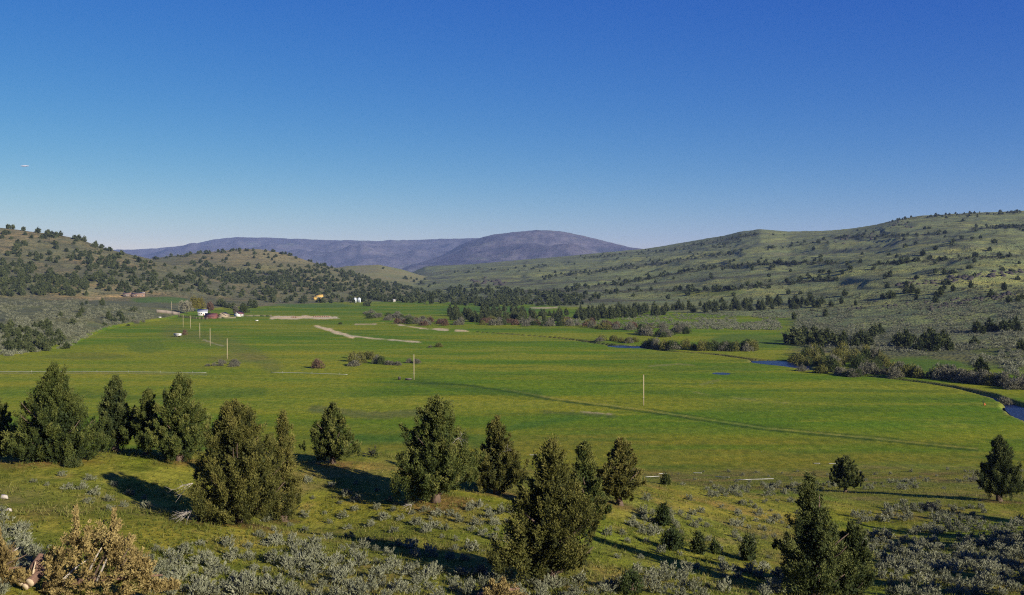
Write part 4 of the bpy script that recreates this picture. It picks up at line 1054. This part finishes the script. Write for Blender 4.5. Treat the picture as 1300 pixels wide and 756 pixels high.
# grass tufts over the near slope
def grass():
    rg = np.random.default_rng(31); n = 60000
    Y = 38 + 150 * rg.uniform(0, 1, n) ** 1.5; X = rg.uniform(-.58, .58, n) * Y
    keep = (vnoise(X / 3, Y / 3, 71) + rg.uniform(-.3, .3, n) > .40) & (z_slope(X, Y) > .3)
    X, Y = X[keep], Y[keep]; Z = zfun(X, Y); n = len(X); k = 5
    c = np.repeat(np.c_[X, Y, Z - .02], k, 0); m = len(c)
    c[:, :2] += rg.normal(0, .07, (m, 2))
    d = nrm(np.c_[rg.normal(0, .5, m), rg.normal(0, .5, m), np.ones(m)])
    mb = MB()
    tint = np.clip(.38 + .45 * fbm(c[:, 0] / 7, c[:, 1] / 7, 71, 4) + rg.normal(0, .24, m), 0, 1)
    mb.leaves(c, d, rg.uniform(.12, .36, m), rg.uniform(.03, .07, m), rg, tint)
    tag(mb.build('grass', M['grass']), 'short tufted green and straw-coloured grass on the near slope', None, None, 'stuff')
grass()

# ------------------------------------------------------------------ near shrubs and the cut junipers
def shrub(px, py, hpx, wpx, mat, label, seed, upright=False, name='green_shrub', cat='shrub', group=None):
    g = hit(px, py); rng = np.random.default_rng(seed); k = g[1] / F
    h, w = hpx * k, wpx * k
    t = thing(name, label, cat, g, 0, group)
    if upright: mb = crown(rng, h, w / 2, 0.02, 150, 12, .11, .28, 6, top=.8)
    else: mb = bush(rng, h, w / 2.2, 190, 7, .13, .07, spread=.6)
    mb.build('foliage', M[mat], t)
    s = MB()
    for q in range(4):
        a = q * 1.6; s.tube([(0, 0, -.1), (w * .15 * math.cos(a), w * .15 * math.sin(a), h * .5)], [.04, .015], 5)
    s.build('stem', M['bark'], t)
shrub(853, 699, 28, 34, 'wil_d', 'dark green shrub alone on the grass right of the nearest dense juniper', 701, True)
shrub(886, 703, 26, 20, 'jun_d', 'dark upright shrub, left one of a close pair on the grass', 702, True)
shrub(907, 703, 22, 18, 'wil_d', 'dark low shrub, right one of a close pair on the grass', 703)
shrub(803, 756, 36, 48, 'wil_d', 'big dark green bush at the bottom edge right of the nearest trunk', 704)
shrub(842, 668, 30, 24, 'wil_d', 'soft green bush standing in the sage patch right of the nearest juniper', 705, True)
shrub(845, 616, 15, 12, 'jun_d', 'tiny young juniper at the edge of the meadow by the white pipes', 706, True, 'juniper_tree', 'juniper')
shrub(949, 712, 34, 26, 'jun_d', 'spindly young juniper left of the dark open juniper', 707, True, 'juniper_tree', 'juniper')
shrub(1233, 612, 18, 26, 'wil_g', 'brownish shrub against the left side of the lone juniper with a pale trunk', 708)
shrub(92, 593, 12, 22, 'jun_d', 'small black-green bush in the shade at the foot of the broad cone-shaped juniper', 709)
shrub(1180, 648, 12, 30, 'wil_g', 'dry twiggy shrub in the shade line above the dense sagebrush thicket', 710)
# dark dead snag of a small juniper
g = hit(474, 581)
t = thing('dead_snag', 'small blackened juniper snag leaning out of the grass', 'snag', g)
b_ = dead_branches(np.random.default_rng(711), (0, 0, .1), (-.4, 0, 1), 1.3, 9, .06, .55); b_.build('dead_branch', M['dark'], t)
b_ = bush(np.random.default_rng(712), 1.0, .7, 26, 6, .13, .07, spread=.7); b_.build('foliage', M['jun_d'], t)

def felled(px, py, Lm, hm, wm, rz, label, seed, nspray=420):
    g = hit(px, py); rng = np.random.default_rng(seed)
    t = thing('felled_juniper', label, 'felled tree', g, rz)
    mb = MB(); n = nspray
    s = rng.uniform(0, 1, n); a = rng.uniform(0, math.pi, n); rad = np.sqrt(rng.uniform(.25, 1, n))
    prof = np.sin(np.clip(s * 1.05 + .12, 0, 1) * math.pi) ** .6
    lump = .75 + .5 * vnoise(s * 7 + seed, a * 2, 5)
    c = np.c_[s * Lm, np.cos(a) * wm / 2 * prof * rad * lump, np.sin(a) * hm * prof * rad * lump + .05]
    d = nrm(np.c_[.5 + rng.normal(0, .4, n), np.cos(a) * .7, np.sin(a) * .9 + .25] + rng.normal(0, .25, (n, 3)))
    tint = np.clip(rng.normal(.40, .2, n), 0, 1)
    flames(mb, rng, c + d * .3, d, rng.uniform(.5, 1.0, n), .17, .095, tint, 7, 15)
    mb.build('crown', M['dry'], t)
    tr = MB(); tr.tube([(-.2, 0, .25), (Lm * .4, .1, .45), (Lm * .9, 0, .6)], [.17, .12, .03], 8); tr.build('trunk', M['redwood'], t)
    for q in range(7):
        x0 = rng.uniform(.05, .6) * Lm; b2 = MB(); a = rng.uniform(.2, 2.9)
        p1 = np.array([x0 + .9, math.cos(a) * wm * .42, math.sin(a) * hm * .8])
        b2.tube([(x0, 0, .35), (p1 + np.array([x0, 0, .35])) / 2 + [0, 0, .1], p1], [.06, .045, .015], 5); b2.build('branch', M['dead'] if q % 3 == 0 else M['bark'], t)
    for x0, hh in ((.22, 1.15), (.52, 1.1)):       # stiff dead-gold leaders that stand above the heap
        b2 = MB(); k = 900; zz = rng.uniform(.3, 1, k)
        c = np.c_[x0 * Lm + rng.normal(0, .17, k) * (1.15 - zz), rng.normal(0, .17, k) * (1.15 - zz), zz * hm * hh * 1.12]
        b2.leaves(c, nrm(np.c_[rng.normal(0, .4, (k, 2)), np.ones(k)]), .13, .07, rng, np.clip(rng.normal(.6, .2, k), 0, 1)); b2.build('leader', M['dry'], t)
    return t
felled(62, 752, 5.0, 2.7, 3.4, math.radians(4), 'cut juniper lying on its side, its dried foliage golden brown, beside pale cut log ends', 721, 210)
felled(-42, 742, 2.3, 1.8, 2.4, math.radians(8), 'heap of golden dried juniper branches cut off by the left edge', 722, 80)
felled(612, 764, 1.9, .75, 1.6, 0, 'low heap of rusty dried juniper branches at the bottom edge by the nearest trunk', 723, 46)
# the cut stump
g = hit(38, 750)
t = thing('cut_stump', 'split juniper stump with two pale sawn faces and a strip of red-brown bark', 'stump', g, math.radians(-8))
for x, zz, rr in ((-.24, .40, .17), (.20, .42, .19), (0.0, .24, .15)):
    b_ = MB(); b_.tube([(x, -.30, zz), (x * .8, .7, zz + .25)], [rr, rr * .9], 9); lo_ = b_.build('log', M['redwood'], t)
    b_ = MB(); a = np.arange(9) / 9 * 6.2832
    b_.tube([(x, -.318, zz - .004), (x, -.304, zz)], [rr * .93, rr * .96], 9); b_.build('cut_face', M['cut'], lo_)
b_ = MB(); b_.tube([(-.10, .30, .3), (.02, .42, .85), (.16, .55, 1.35)], [.30, .27, .10], 7); b_.build('bark_slab', M['redwood'], t)
b_ = MB(); b_.tube([(.08, .02, .45), (.12, .08, .8), (.18, .14, 1.15)], [.05, .045, .012], 5); b_.build('splinter', M['cut'], t)
for px, py, s in ((5, 634, .22), (11, 650, .16)):
    g = hit(px, py); b_ = MB(); q = np.random.default_rng(int(px))
    b_.tube([(-s, 0, .03), (-s * .4, .05, s * .7), (s * .6, 0, s * .6), (s, .03, .02)], [s * .3, s * .7, s * .6, s * .2], 6)
    o = b_.build('rock', M['dead']); o.location = g; tag(o, 'pale stone in the grass at the left edge, ' + ('upper of two' if py < 640 else 'lower of two'), 'stone')

# ------------------------------------------------------------------ poles
def pole(px, pyb, pyt, label):
    x, y, z = hit(px, pyb)
    h = H + float(ray_slope(pyt)) * y - z
    t = thing('utility_pole', label, 'utility pole', (x, y, z), 0, 'utility poles crossing the meadow')
    b = MB(); b.tube([(0, 0, -.4), (0, 0, h * .5), (0, 0, h)], [.155, .135, .11], 10); b.build('shaft', M['pole'], t)
    b = MB(); b.tube([(0, 0, h + .02), (0, 0, h + .12), (0, 0, h + .2)], [.05, .08, .04], 8); b.build('insulator', M['dark'], t)
    b = MB(); b.box((0, -.20, 2.2), (.22, .03, .3)); b.build('number_plate', M['alu'], t)
pole(817, 515, 476, 'pale wooden pole standing alone in the right half of the meadow, the nearest one')
pole(525.5, 482.5, 450, 'pale wooden pole at the end of the meadow track, right of the shrub clump')
pole(288.5, 456, 430, 'pale wooden pole rising from the low grey brush below the ranch')
pole(266.8, 439.5, 417, 'pale wooden pole second from the brush heap in the line to the ranch')
pole(253.7, 430, 410.5, 'pale wooden pole third from the brush heap, right of the reddish bush')
pole(241.7, 417.5, 401, 'pale wooden pole just below the white ranch house, right one of a close pair')
pole(232.5, 416, 399.5, 'pale wooden pole just below the corral, left one of a close pair')
pole(217.7, 394.5, 383, 'thin pale wooden pole behind the grey board wall of the ranch')

# ------------------------------------------------------------------ irrigation pipes
def pipe_line(P, rad, label, riser=9.0, lift=.35, name='irrigation_pipe', group=None, low=True):
    pts = []
    for (a, b), (c, d) in zip(P[:-1], P[1:]):
        for k in np.linspace(0, 1, 9)[:-1]: pts.append(hit(a + (c - a) * k, b + (d - b) * k))
    pts.append(hit(*P[-1])); pts = np.array(pts); o0 = pts[0].copy(); q = pts - o0; q[:, 2] += lift
    t = thing(name, label, 'irrigation pipe', tuple(o0), 0, group)
    b = MB(); b.tube(q, rad, 8); b.build('pipe', M['alu'], t)
    L = np.r_[0, np.cumsum(np.linalg.norm(np.diff(q, axis=0), axis=1))]
    for s in np.arange(riser * .4, L[-1], riser):
        p = np.array([np.interp(s, L, q[:, j]) for j in range(3)])
        b = MB(); b.tube([p - [0, 0, lift + .05], p + [0, 0, .55]], [rad * .7, rad * .5], 6); b.build('riser', M['alu'], t)
pipe_line([(-20, 473.7), (80, 473.2), (170, 473.6), (262, 475)], .055, 'long white irrigation pipe on risers crossing the left meadow from the left edge', 13, .45)
pipe_line([(344, 474.2), (390, 475.2), (441, 477)], .07, 'white irrigation pipe in mid meadow below the reddish-grey round bush', 12, .4)
for P, lab in (([(819, 606.5), (837, 605.5)], 'white pipe section lying left of the tiny young juniper at the slope foot'),
               ([(836, 602.5), (846, 602)], 'short white pipe section just above and right of another near the tiny young juniper'),
               ([(880, 601.2), (891, 601.4)], 'short white pipe section in the olive grass right of the tiny young juniper'),
               ([(908, 606.4), (926, 606.8)], 'white pipe section lying just above the sagebrush belt'),
               ([(933, 610.2), (982, 608.8)], 'longest white pipe section, along the upper edge of the sagebrush belt'),
               ([(1033, 589.0), (1041, 589.1)], 'short white pipe section left of the small round juniper, left of two'),
               ([(1052, 589.3), (1061, 589.3)], 'short white pipe section touching the left of the small round juniper, right of two'),
               ([(672, 578.4), (681, 578.4)], 'white pipe section in the grass behind the top of the nearest dense juniper')):
    pipe_line(P, .055, lab, 1e6, .10, 'irrigation_pipe', 'white pipe sections at the slope foot')
# rust-orange headgate by the right river bend, valve boxes by the second pole
g = hit(1249.5, 515)
t = thing('valve_stand', 'small rust-orange valve stand with a dark wheel in the meadow near the right river bend', 'valve', g)
b = MB(); b.tube([(0, 0, -.1), (0, 0, .7)], [.2, .18], 8); b.box((.2, 0, .3), (.4, .3, .4)); b.build('body', M['rust'], t)
a = np.linspace(0, 6.2832, 13); b = MB(); b.tube(np.c_[-.3 + .34 * np.cos(a), 0 * a, 1.15 + .34 * np.sin(a)], .06, 5, cap=False); b.tube([(-.1, 0, .6), (-.3, 0, 1.15)], .05, 5); b.build('wheel', M['dark'], t)
for px, py, lab in ((507, 482.5, 'dark squat valve post in the grass left of the pole at the track end'), (518.5, 483, 'low dark valve box at the foot of the pole at the track end')):
    t = thing('valve_box', lab, 'valve', hit(px, py)); b = MB(); b.box((0, 0, .45), (.9, .7, 1.0)) if px < 510 else b.box((0, 0, .3), (2.2, .7, .6)); b.build('body', M['dark'], t)
    b = MB(); b.box((0, 0, 1.02 if px < 510 else .65), (1.05, .85, .1) if px < 510 else (2.35, .85, .1)); b.build('lid', M['greyw'], t)

# ------------------------------------------------------------------ the ranch and the other houses
def gable_house(px, py, w, d, h, rh, rz, wall, roof, label, name='ranch_house', cat='house', wins=2, door=True, chim=False, along=True, trim='white', gdoors=0):
    """w runs along local x (the ridge), d deep; the long side faces -y"""
    g = hit(px, py)
    t = thing(name, label, cat, (g[0], g[1], g[2]), rz)
    b = MB(); b.box((0, 0, h / 2 - .3), (w, d, h + .6))
    for s in (-1, 1):
        x = s * (w / 2 - .06)
        b.add([(x - .06, -d / 2, h), (x - .06, d / 2, h), (x - .06, 0, h + rh), (x + .06, -d / 2, h), (x + .06, d / 2, h), (x + .06, 0, h + rh)],
              [(0, 2, 1), (3, 4, 5), (0, 3, 5, 2), (1, 2, 5, 4), (0, 1, 4, 3)])
    b.build('wall', M[wall], t)
    ov = .5; b = MB(); sl = rh / (d / 2)
    for s in (-1, 1):
        e = [(-w / 2 - ov, s * (d / 2 + ov), h - ov * sl + .06), (w / 2 + ov, s * (d / 2 + ov), h - ov * sl + .06), (w / 2 + ov, s * .01, h + rh + .06), (-w / 2 - ov, s * .01, h + rh + .06)]
        v = e + [(p[0], p[1], p[2] + .14) for p in e]
        b.add(v, [(0, 1, 2, 3), (7, 6, 5, 4), (0, 4, 5, 1), (1, 5, 6, 2), (2, 6, 7, 3), (3, 7, 4, 0)])
    ro = b.build('roof', M[roof], t)
    if chim:
        b = MB(); b.box((w * .22, .8, h + rh + .3), (.7, .7, 1.6)); b.build('chimney', M['brown'], ro)
    k = wins + (1 if door else 0)
    for i in range(k):
        x = -w / 2 + w * (i + .7) / (k + .4)
        if door and i == k // 2:
            b = MB(); b.box((x, -d / 2 - .03, 1.05), (1.1, .10, 2.1)); b.build('door', M['brown'], t)
        else:
            f = MB(); f.box((x, -d / 2 - .02, h * .56), (1.5, .10, 1.3)); fo = f.build('window', M[trim], t)
            b = MB(); b.box((x, -d / 2 - .06, h * .56), (1.2, .08, 1.0)); b.build('pane', M['glass'], fo)
    for i in range(gdoors):
        y = -d / 2 + d * (i + .5) / gdoors
        b = MB(); b.box((w / 2 + .03, y, 1.3), (.1, d / gdoors * .6, 2.6)); b.build('door', M['white'] if wall != 'white' else M['brown'], t)
    return t
gable_house(257.5, 401.0, 8.5, 7, 3.9, 2.0, math.radians(12), 'white', 'roofgrey', 'white ranch house with a grey roof under the yellow-green trees', chim=True, wins=3)
gable_house(268.5, 404.6, 10, 7, 2.0, 2.5, math.radians(-14), 'redpaint', 'roofred', 'long low barn with a dull red roof beside the white ranch house', 'barn', 'barn', wins=1)
gable_house(284, 402.8, 8, 8.5, 1.7, 2.4, math.radians(80), 'tan', 'tan', 'open tan shed with a low pitched roof between the red barn and the small house', 'shed', 'shed', wins=0, gdoors=1)
gable_house(303.4, 402.0, 7, 6, 2.6, 1.9, math.radians(72), 'white', 'roofred', 'small white house with red roof trim under the dark green tree', 'cottage', 'house', wins=2, gdoors=1)
gable_house(176, 377, 15, 8, 2.8, 2.0, math.radians(10), 'brown', 'brown', 'low red-brown farmhouse on the hillside far left of the ranch', 'farmhouse', 'house', wins=3)
gable_house(181, 375.8, 5, 4, 3.0, 1.2, math.radians(-8), 'white', 'white', 'white shed behind the low red-brown farmhouse', 'shed', 'shed', wins=1)
gable_house(163, 376.5, 11, 7, 2.8, 1.6, math.radians(8), 'greyw', 'brown', 'weathered grey outbuilding left of the low red-brown farmhouse', 'outbuilding', 'shed', wins=1)
gable_house(405.5, 379.3, 9.5, 6.5, 3.0, 3.0, math.radians(14), 'yellow', 'yellow', 'bright yellow cabin on the sage slope below the middle hill', 'cabin', 'cabin', wins=4)
gable_house(400.2, 380.4, 5, 4, 2.0, 2.0, math.radians(84), 'yellow', 'yellow', 'small yellow outbuilding left of the bright yellow cabin', 'outbuilding', 'shed', wins=0, gdoors=1)
gable_house(499.5, 383.5, 4, 3.6, 2.4, 1.2, math.radians(40), 'white', 'white', 'tiny white shed in the trees at the far end of the valley', 'shed', 'shed', wins=1)
def grain_bin(px, py, lab):
    g = hit(px, py); t = thing('grain_bin', lab, 'grain bin', g)
    b = MB(); b.tube([(0, 0, -.3), (0, 0, 5.6)], 2.2, 20); b.build('wall', M['palegrey'], t)
    b = MB(); b.tube([(0, 0, 5.62), (0, 0, 6.7), (0, 0, 6.85)], [2.4, .4, .1], 20); b.build('roof', M['roofgrey'], t)
    b = MB(); b.box((.4, -2.2, 2.0), (1.1, .3, 4.0)); b.build('door', M['glass'], t)
grain_bin(450.6, 384.2, 'pale blue-grey metal bin on the slope, left of two')
grain_bin(456.0, 384.2, 'pale blue-grey metal bin on the slope, right of two')

def fence(P, hgt, label, mat, rails=3, step=4.0, solid=False, name='corral_fence'):
    W = [np.array(hit(*p)) for p in P]; o0 = W[0].copy(); t = thing(name, label, 'fence', tuple(o0))
    pts = []
    for a, b in zip(W[:-1], W[1:]):
        n = max(int(np.linalg.norm((b - a)[:2]) / step), 1)
        for k in range(n): pts.append(a + (b - a) * k / n)
    pts.append(W[-1]); pts = [np.array((p[0], p[1], zat(p[0], p[1]))) - o0 for p in pts]
    for p in pts:
        b = MB(); b.tube([p - [0, 0, .3], p + [0, 0, hgt + .15]], .13, 6); b.build('post', M[mat], t)
    for k in range(1 if solid else rails):
        b = MB(); zz = hgt * (.5 if solid else (k + .7) / rails); th = hgt * .96 if solid else hgt / rails * .52
        for p, q in zip(pts[:-1], pts[1:]):
            d = q - p; L = np.linalg.norm(d[:2]); m = (p + q) / 2; dz = d[2]
            e = d / (np.linalg.norm(d) + 1e-9); sd = np.array([-e[1], e[0], 0]) * .05
            c = [p + [0, 0, zz - th / 2], q + [0, 0, zz - th / 2], q + [0, 0, zz + th / 2], p + [0, 0, zz + th / 2]]
            v = [x + sd for x in c] + [x - sd for x in c]
            b.add(v, [(0, 1, 2, 3), (7, 6, 5, 4), (0, 4, 5, 1), (1, 5, 6, 2), (2, 6, 7, 3), (3, 7, 4, 0)])
        b.build('board_panel' if solid else 'rail', M[mat], t)
fence([(199, 397.2), (212, 398.4), (228, 400.8)], 2.9, 'weathered grey board wall along the left side of the ranch yard', 'greyw', solid=True, step=6, name='board_fence')
fence([(226, 403.0), (238, 404.4), (250, 405.6), (264, 406.2)], 2.0, 'red-brown rail corral in front of the white ranch house', 'brown', step=5)
fence([(274, 404.6), (288, 404.8), (299, 404.5)], 1.5, 'pale rail fence in front of the tan shed', 'tan', step=5)
fence([(311, 402.2), (330, 402.0), (345, 402.4)], 1.4, 'thin grey fence running right from the small red-trimmed house', 'greyw', step=6)
# white stock trailer on the slope
g = hit(225.5, 427.8)
t = thing('stock_trailer', 'white flat-topped trailer parked on the grass left of the reddish leafless bush', 'trailer', g, math.radians(-18))
b = MB(); b.box((0, 0, 1.35), (4.4, 2.0, 1.25)); b.build('body', M['white'], t)
b = MB(); b.box((0, 0, 2.02), (4.6, 2.2, .09)); b.build('roof', M['white'], t)
for x in (-.6, .6):
    for y in (-1.06, 1.06):
        b = MB(); b.tube([(x, y - .11, .40), (x, y + .11, .40)], .40, 14); wo = b.build('wheel', M['dark'], t)
        b = MB(); b.tube([(x, y + .125 * (1 if y > 0 else -1), .40), (x, y + .13 * (1 if y > 0 else -1), .40)], .2, 10); b.build('rim', M['alu'], wo)
b = MB(); b.tube([(2.2, 0, .75), (3.6, 0, .6)], .07, 6); b.build('tow_bar', M['dark'], t)
b = MB(); b.box((0, -1.03, 1.6), (3.6, .05, .3)); b.build('vent', M['glass'], t)
# troughs / white bits in the far meadow
for px, py, lab in ((203, 403.5, 'small white water trough in the grass left of the corral'), (326, 407.6, 'small white water trough in the meadow right of the small red-trimmed house')):
    t = thing('water_trough', lab, 'trough', hit(px, py)); b = MB(); b.box((0, 0, .35), (2.4, 1.1, .7)); b.build('basin', M['white'], t)
    b = MB(); b.box((0, 0, .715), (2.1, .8, .03)); b.build('water_surface', M['glass'], t)
# gravel-lot machinery and basalt outcrops
for px, py, lab in ((374, 403.6, 'dark low stack of hay beside the gravel strip, left one'), (408, 403.0, 'dark long stack of hay on the gravel strip, right one')):
    t = thing('hay_stack', lab, 'hay stack', hit(px, py)); b = MB(); Lx = 3.5 if px < 380 else 13
    for i in range(int(Lx // 1.6) + 1): b.box((-Lx / 2 + i * 1.65, 0, .55), (1.55, 1.3, 1.1))
    b.build('bale_row', M['brown'], t)
def outcrop(P, n, hm, label):
    pts = [hit(x, y) for x, y in line_pts(np.random.default_rng(int(P[0][0])), P, n, 9, 4.5)]; pts = [p for p in pts if p]
    if not pts: return
    o0 = pts[0]; q = np.random.default_rng(int(P[0][0]) + 1); b = MB()
    for p in pts:
        c = np.array(p) - np.array(o0); s = hm * q.uniform(.25, .9); a = q.uniform(0, 6.28)
        v = []
        for zz, sc in ((-.6, 1.0), (.55, .95), (.95, .6)):
            for k in range(6): v.append(c + [sc * s * 1.4 * math.cos(a + k * 1.047) * q.uniform(.8, 1.2), sc * s * 1.1 * math.sin(a + k * 1.047) * q.uniform(.8, 1.2), zz * s * q.uniform(.8, 1.1)])
        fs = [(i, (i + 1) % 6, 6 + (i + 1) % 6, 6 + i) for i in range(6)] + [(6 + i, 6 + (i + 1) % 6, 12 + (i + 1) % 6, 12 + i) for i in range(6)]
        n0 = b.n; b.add(np.array(v), np.array(fs)); b.f.append(np.array([[12, 13, 14, 15, 16, 17]]) + n0)
    o = b.build('rock_outcrop', M['rock']); o.location = o0; tag(o, label, 'rock outcrop', None, 'stuff')
outcrop([(1140, 362), (1200, 356), (1260, 349), (1300, 346)], 90, 2.6, 'dark band of broken basalt low on the long right hill')
outcrop([(1180, 392), (1240, 380), (1290, 374)], 70, 1.7, 'dark basalt rubble on the right sage bench below the larger band')
outcrop([(1080, 392), (1130, 389), (1190, 384)], 40, 1.5, 'loose basalt rubble left of the other rubble on the sage bench')
outcrop([(1050, 306), (1070, 304), (1110, 301)], 26, 3.2, 'short basalt ledge high on the long right hill')
outcrop([(1125, 285), (1145, 283), (1158, 286)], 22, 3.0, 'basalt rim just under the right skyline')
outcrop([(600, 360), (620, 357), (640, 362)], 30, 5.0, 'dark cliff at the canyon mouth')

# tiny cloud far off
def cloud():
    Y = 30000.; rng = np.random.default_rng(9); b = MB()
    u0 = float(ray_u(31, 211)); z0 = H + float(ray_slope(211)) * Y
    for k in range(26):
        s = rng.uniform(-1, 1); cx = s * 130; R = 42 * (1.1 - abs(s)) + 10
        a = np.linspace(0, 6.2832, 11)[:-1]
        prof = [(-1, .05), (-.7, .7), (0, 1), (.6, .75), (1, .05)]
        v = [(cx + R * p * 1.6 * math.cos(t), rng.uniform(-60, 60) * 0 + R * p * math.sin(t), R * .42 * zz + rng.uniform(-2, 2)) for zz, p in prof for t in a]
        n0 = np.arange(4)[:, None] * 10; j = np.arange(10)[None]; f = np.stack([n0 + j, n0 + (j + 1) % 10, n0 + 10 + (j + 1) % 10, n0 + 10 + j], -1).reshape(-1, 4)
        b.add(v, f)
    m, nt, bs = new_mat('thin_cloud'); bs.inputs['Base Color'].default_value = (.85, .8, .8, 1); bs.inputs['Roughness'].default_value = 1
    tr = node(nt, 'ShaderNodeBsdfTransparent'); mx = node(nt, 'ShaderNodeMixShader'); mx.inputs[0].default_value = .10
    lnk(nt, tr.outputs[0], mx.inputs[1]); lnk(nt, bs.outputs[0], mx.inputs[2]); lnk(nt, mx.outputs[0], nt.nodes['Material Output'].inputs['Surface'])
    M['cloud'] = m
    o = b.build('cloud', m, smooth=True); o.location = (u0 * Y, Y, z0)
    tag(o, None, None, kind='structure')
cloud()

# ------------------------------------------------------------------ air
HAZE = 3.6e-5
if HAZE:
    b = MB(); b.box((0, 6800, 300), (26000, 14300, 680)); b.v[0][:, 2] = np.where(b.v[0][:, 2] > 300, 590, -32)
    m = bpy.data.materials.new('valley_air'); m.use_nodes = True; nt = m.node_tree; nt.nodes.remove(nt.nodes['Principled BSDF'])
    pv = node(nt, 'ShaderNodeVolumePrincipled'); pv.inputs['Color'].default_value = (.40, .58, 1.0, 1); pv.inputs['Density'].default_value = HAZE
    lnk(nt, pv.outputs[0], nt.nodes['Material Output'].inputs['Volume'])
    tag(b.build('haze', m), None, None, kind='stuff')

# ------------------------------------------------------------------ camera, sun, sky
cam = bpy.data.cameras.new('camera'); co = bpy.data.objects.new('camera', cam); COL.objects.link(co)
cam.sensor_width = 36; cam.lens = 36 * F / 1300; cam.clip_start = .1; cam.clip_end = 60000
co.location = (0, 0, H); co.rotation_euler = (math.pi / 2 - PITCH, 0, 0); SC.camera = co

sd = bpy.data.lights.new('sun', 'SUN'); so = bpy.data.objects.new('sun', sd); COL.objects.link(so)
sd.energy = 5.0; sd.angle = math.radians(.5); sd.color = (1.0, .90, .74)
tosun = Vector((math.sin(SUN_AZ) * math.cos(SUN_EL), math.cos(SUN_AZ) * math.cos(SUN_EL), math.sin(SUN_EL)))
so.rotation_euler = (-tosun).to_track_quat('-Z', 'Y').to_euler(); so.location = (60, -60, 120)

w = bpy.data.worlds.new('World'); SC.world = w; w.use_nodes = True; nt = w.node_tree
bg = nt.nodes['Background']; bg.inputs['Strength'].default_value = .05
sk = node(nt, 'ShaderNodeTexSky', sky_type='NISHITA'); sk.sun_disc = False; sk.sun_elevation = SUN_EL; sk.sun_rotation = SUN_AZ
sk.altitude = 1500; sk.air_density = 1.0; sk.dust_density = .4; sk.ozone_density = 4.5
hs = node(nt, 'ShaderNodeHueSaturation'); hs.inputs['Saturation'].default_value = 1.18
lnk(nt, sk.outputs[0], hs.inputs['Color'])
gm = node(nt, 'ShaderNodeGamma'); gm.inputs['Gamma'].default_value = 1.2
lnk(nt, hs.outputs[0], gm.inputs['Color'])
sp_ = node(nt, 'ShaderNodeSeparateColor'); lnk(nt, gm.outputs[0], sp_.inputs[0]); cb = node(nt, 'ShaderNodeCombineColor')
for i, (g_, a_) in enumerate(((1.285, .582), (1.02, .666), (.348, 3.165))):      # a deep polarised blue overhead
    lnk(nt, maths(nt, 'MULTIPLY', maths(nt, 'POWER', sp_.outputs[i], g_), a_), cb.inputs[i])
lnk(nt, cb.outputs[0], bg.inputs['Color'])

SC.view_settings.view_transform = 'Standard'; SC.view_settings.look = 'None'; SC.view_settings.gamma = 1; SC.view_settings.use_curve_mapping = False
SC.view_settings.exposure = .72
SC.render.engine = 'CYCLES'; cy = SC.cycles
cy.use_denoising = False; cy.use_adaptive_sampling = False; cy.pixel_filter_type = 'BLACKMAN_HARRIS'; cy.filter_width = 1.15
cy.max_bounces = 6; cy.diffuse_bounces = 2; cy.glossy_bounces = 2; cy.transmission_bounces = 2; cy.transparent_max_bounces = 24; cy.volume_bounces = 0
cy.sample_clamp_indirect = 4
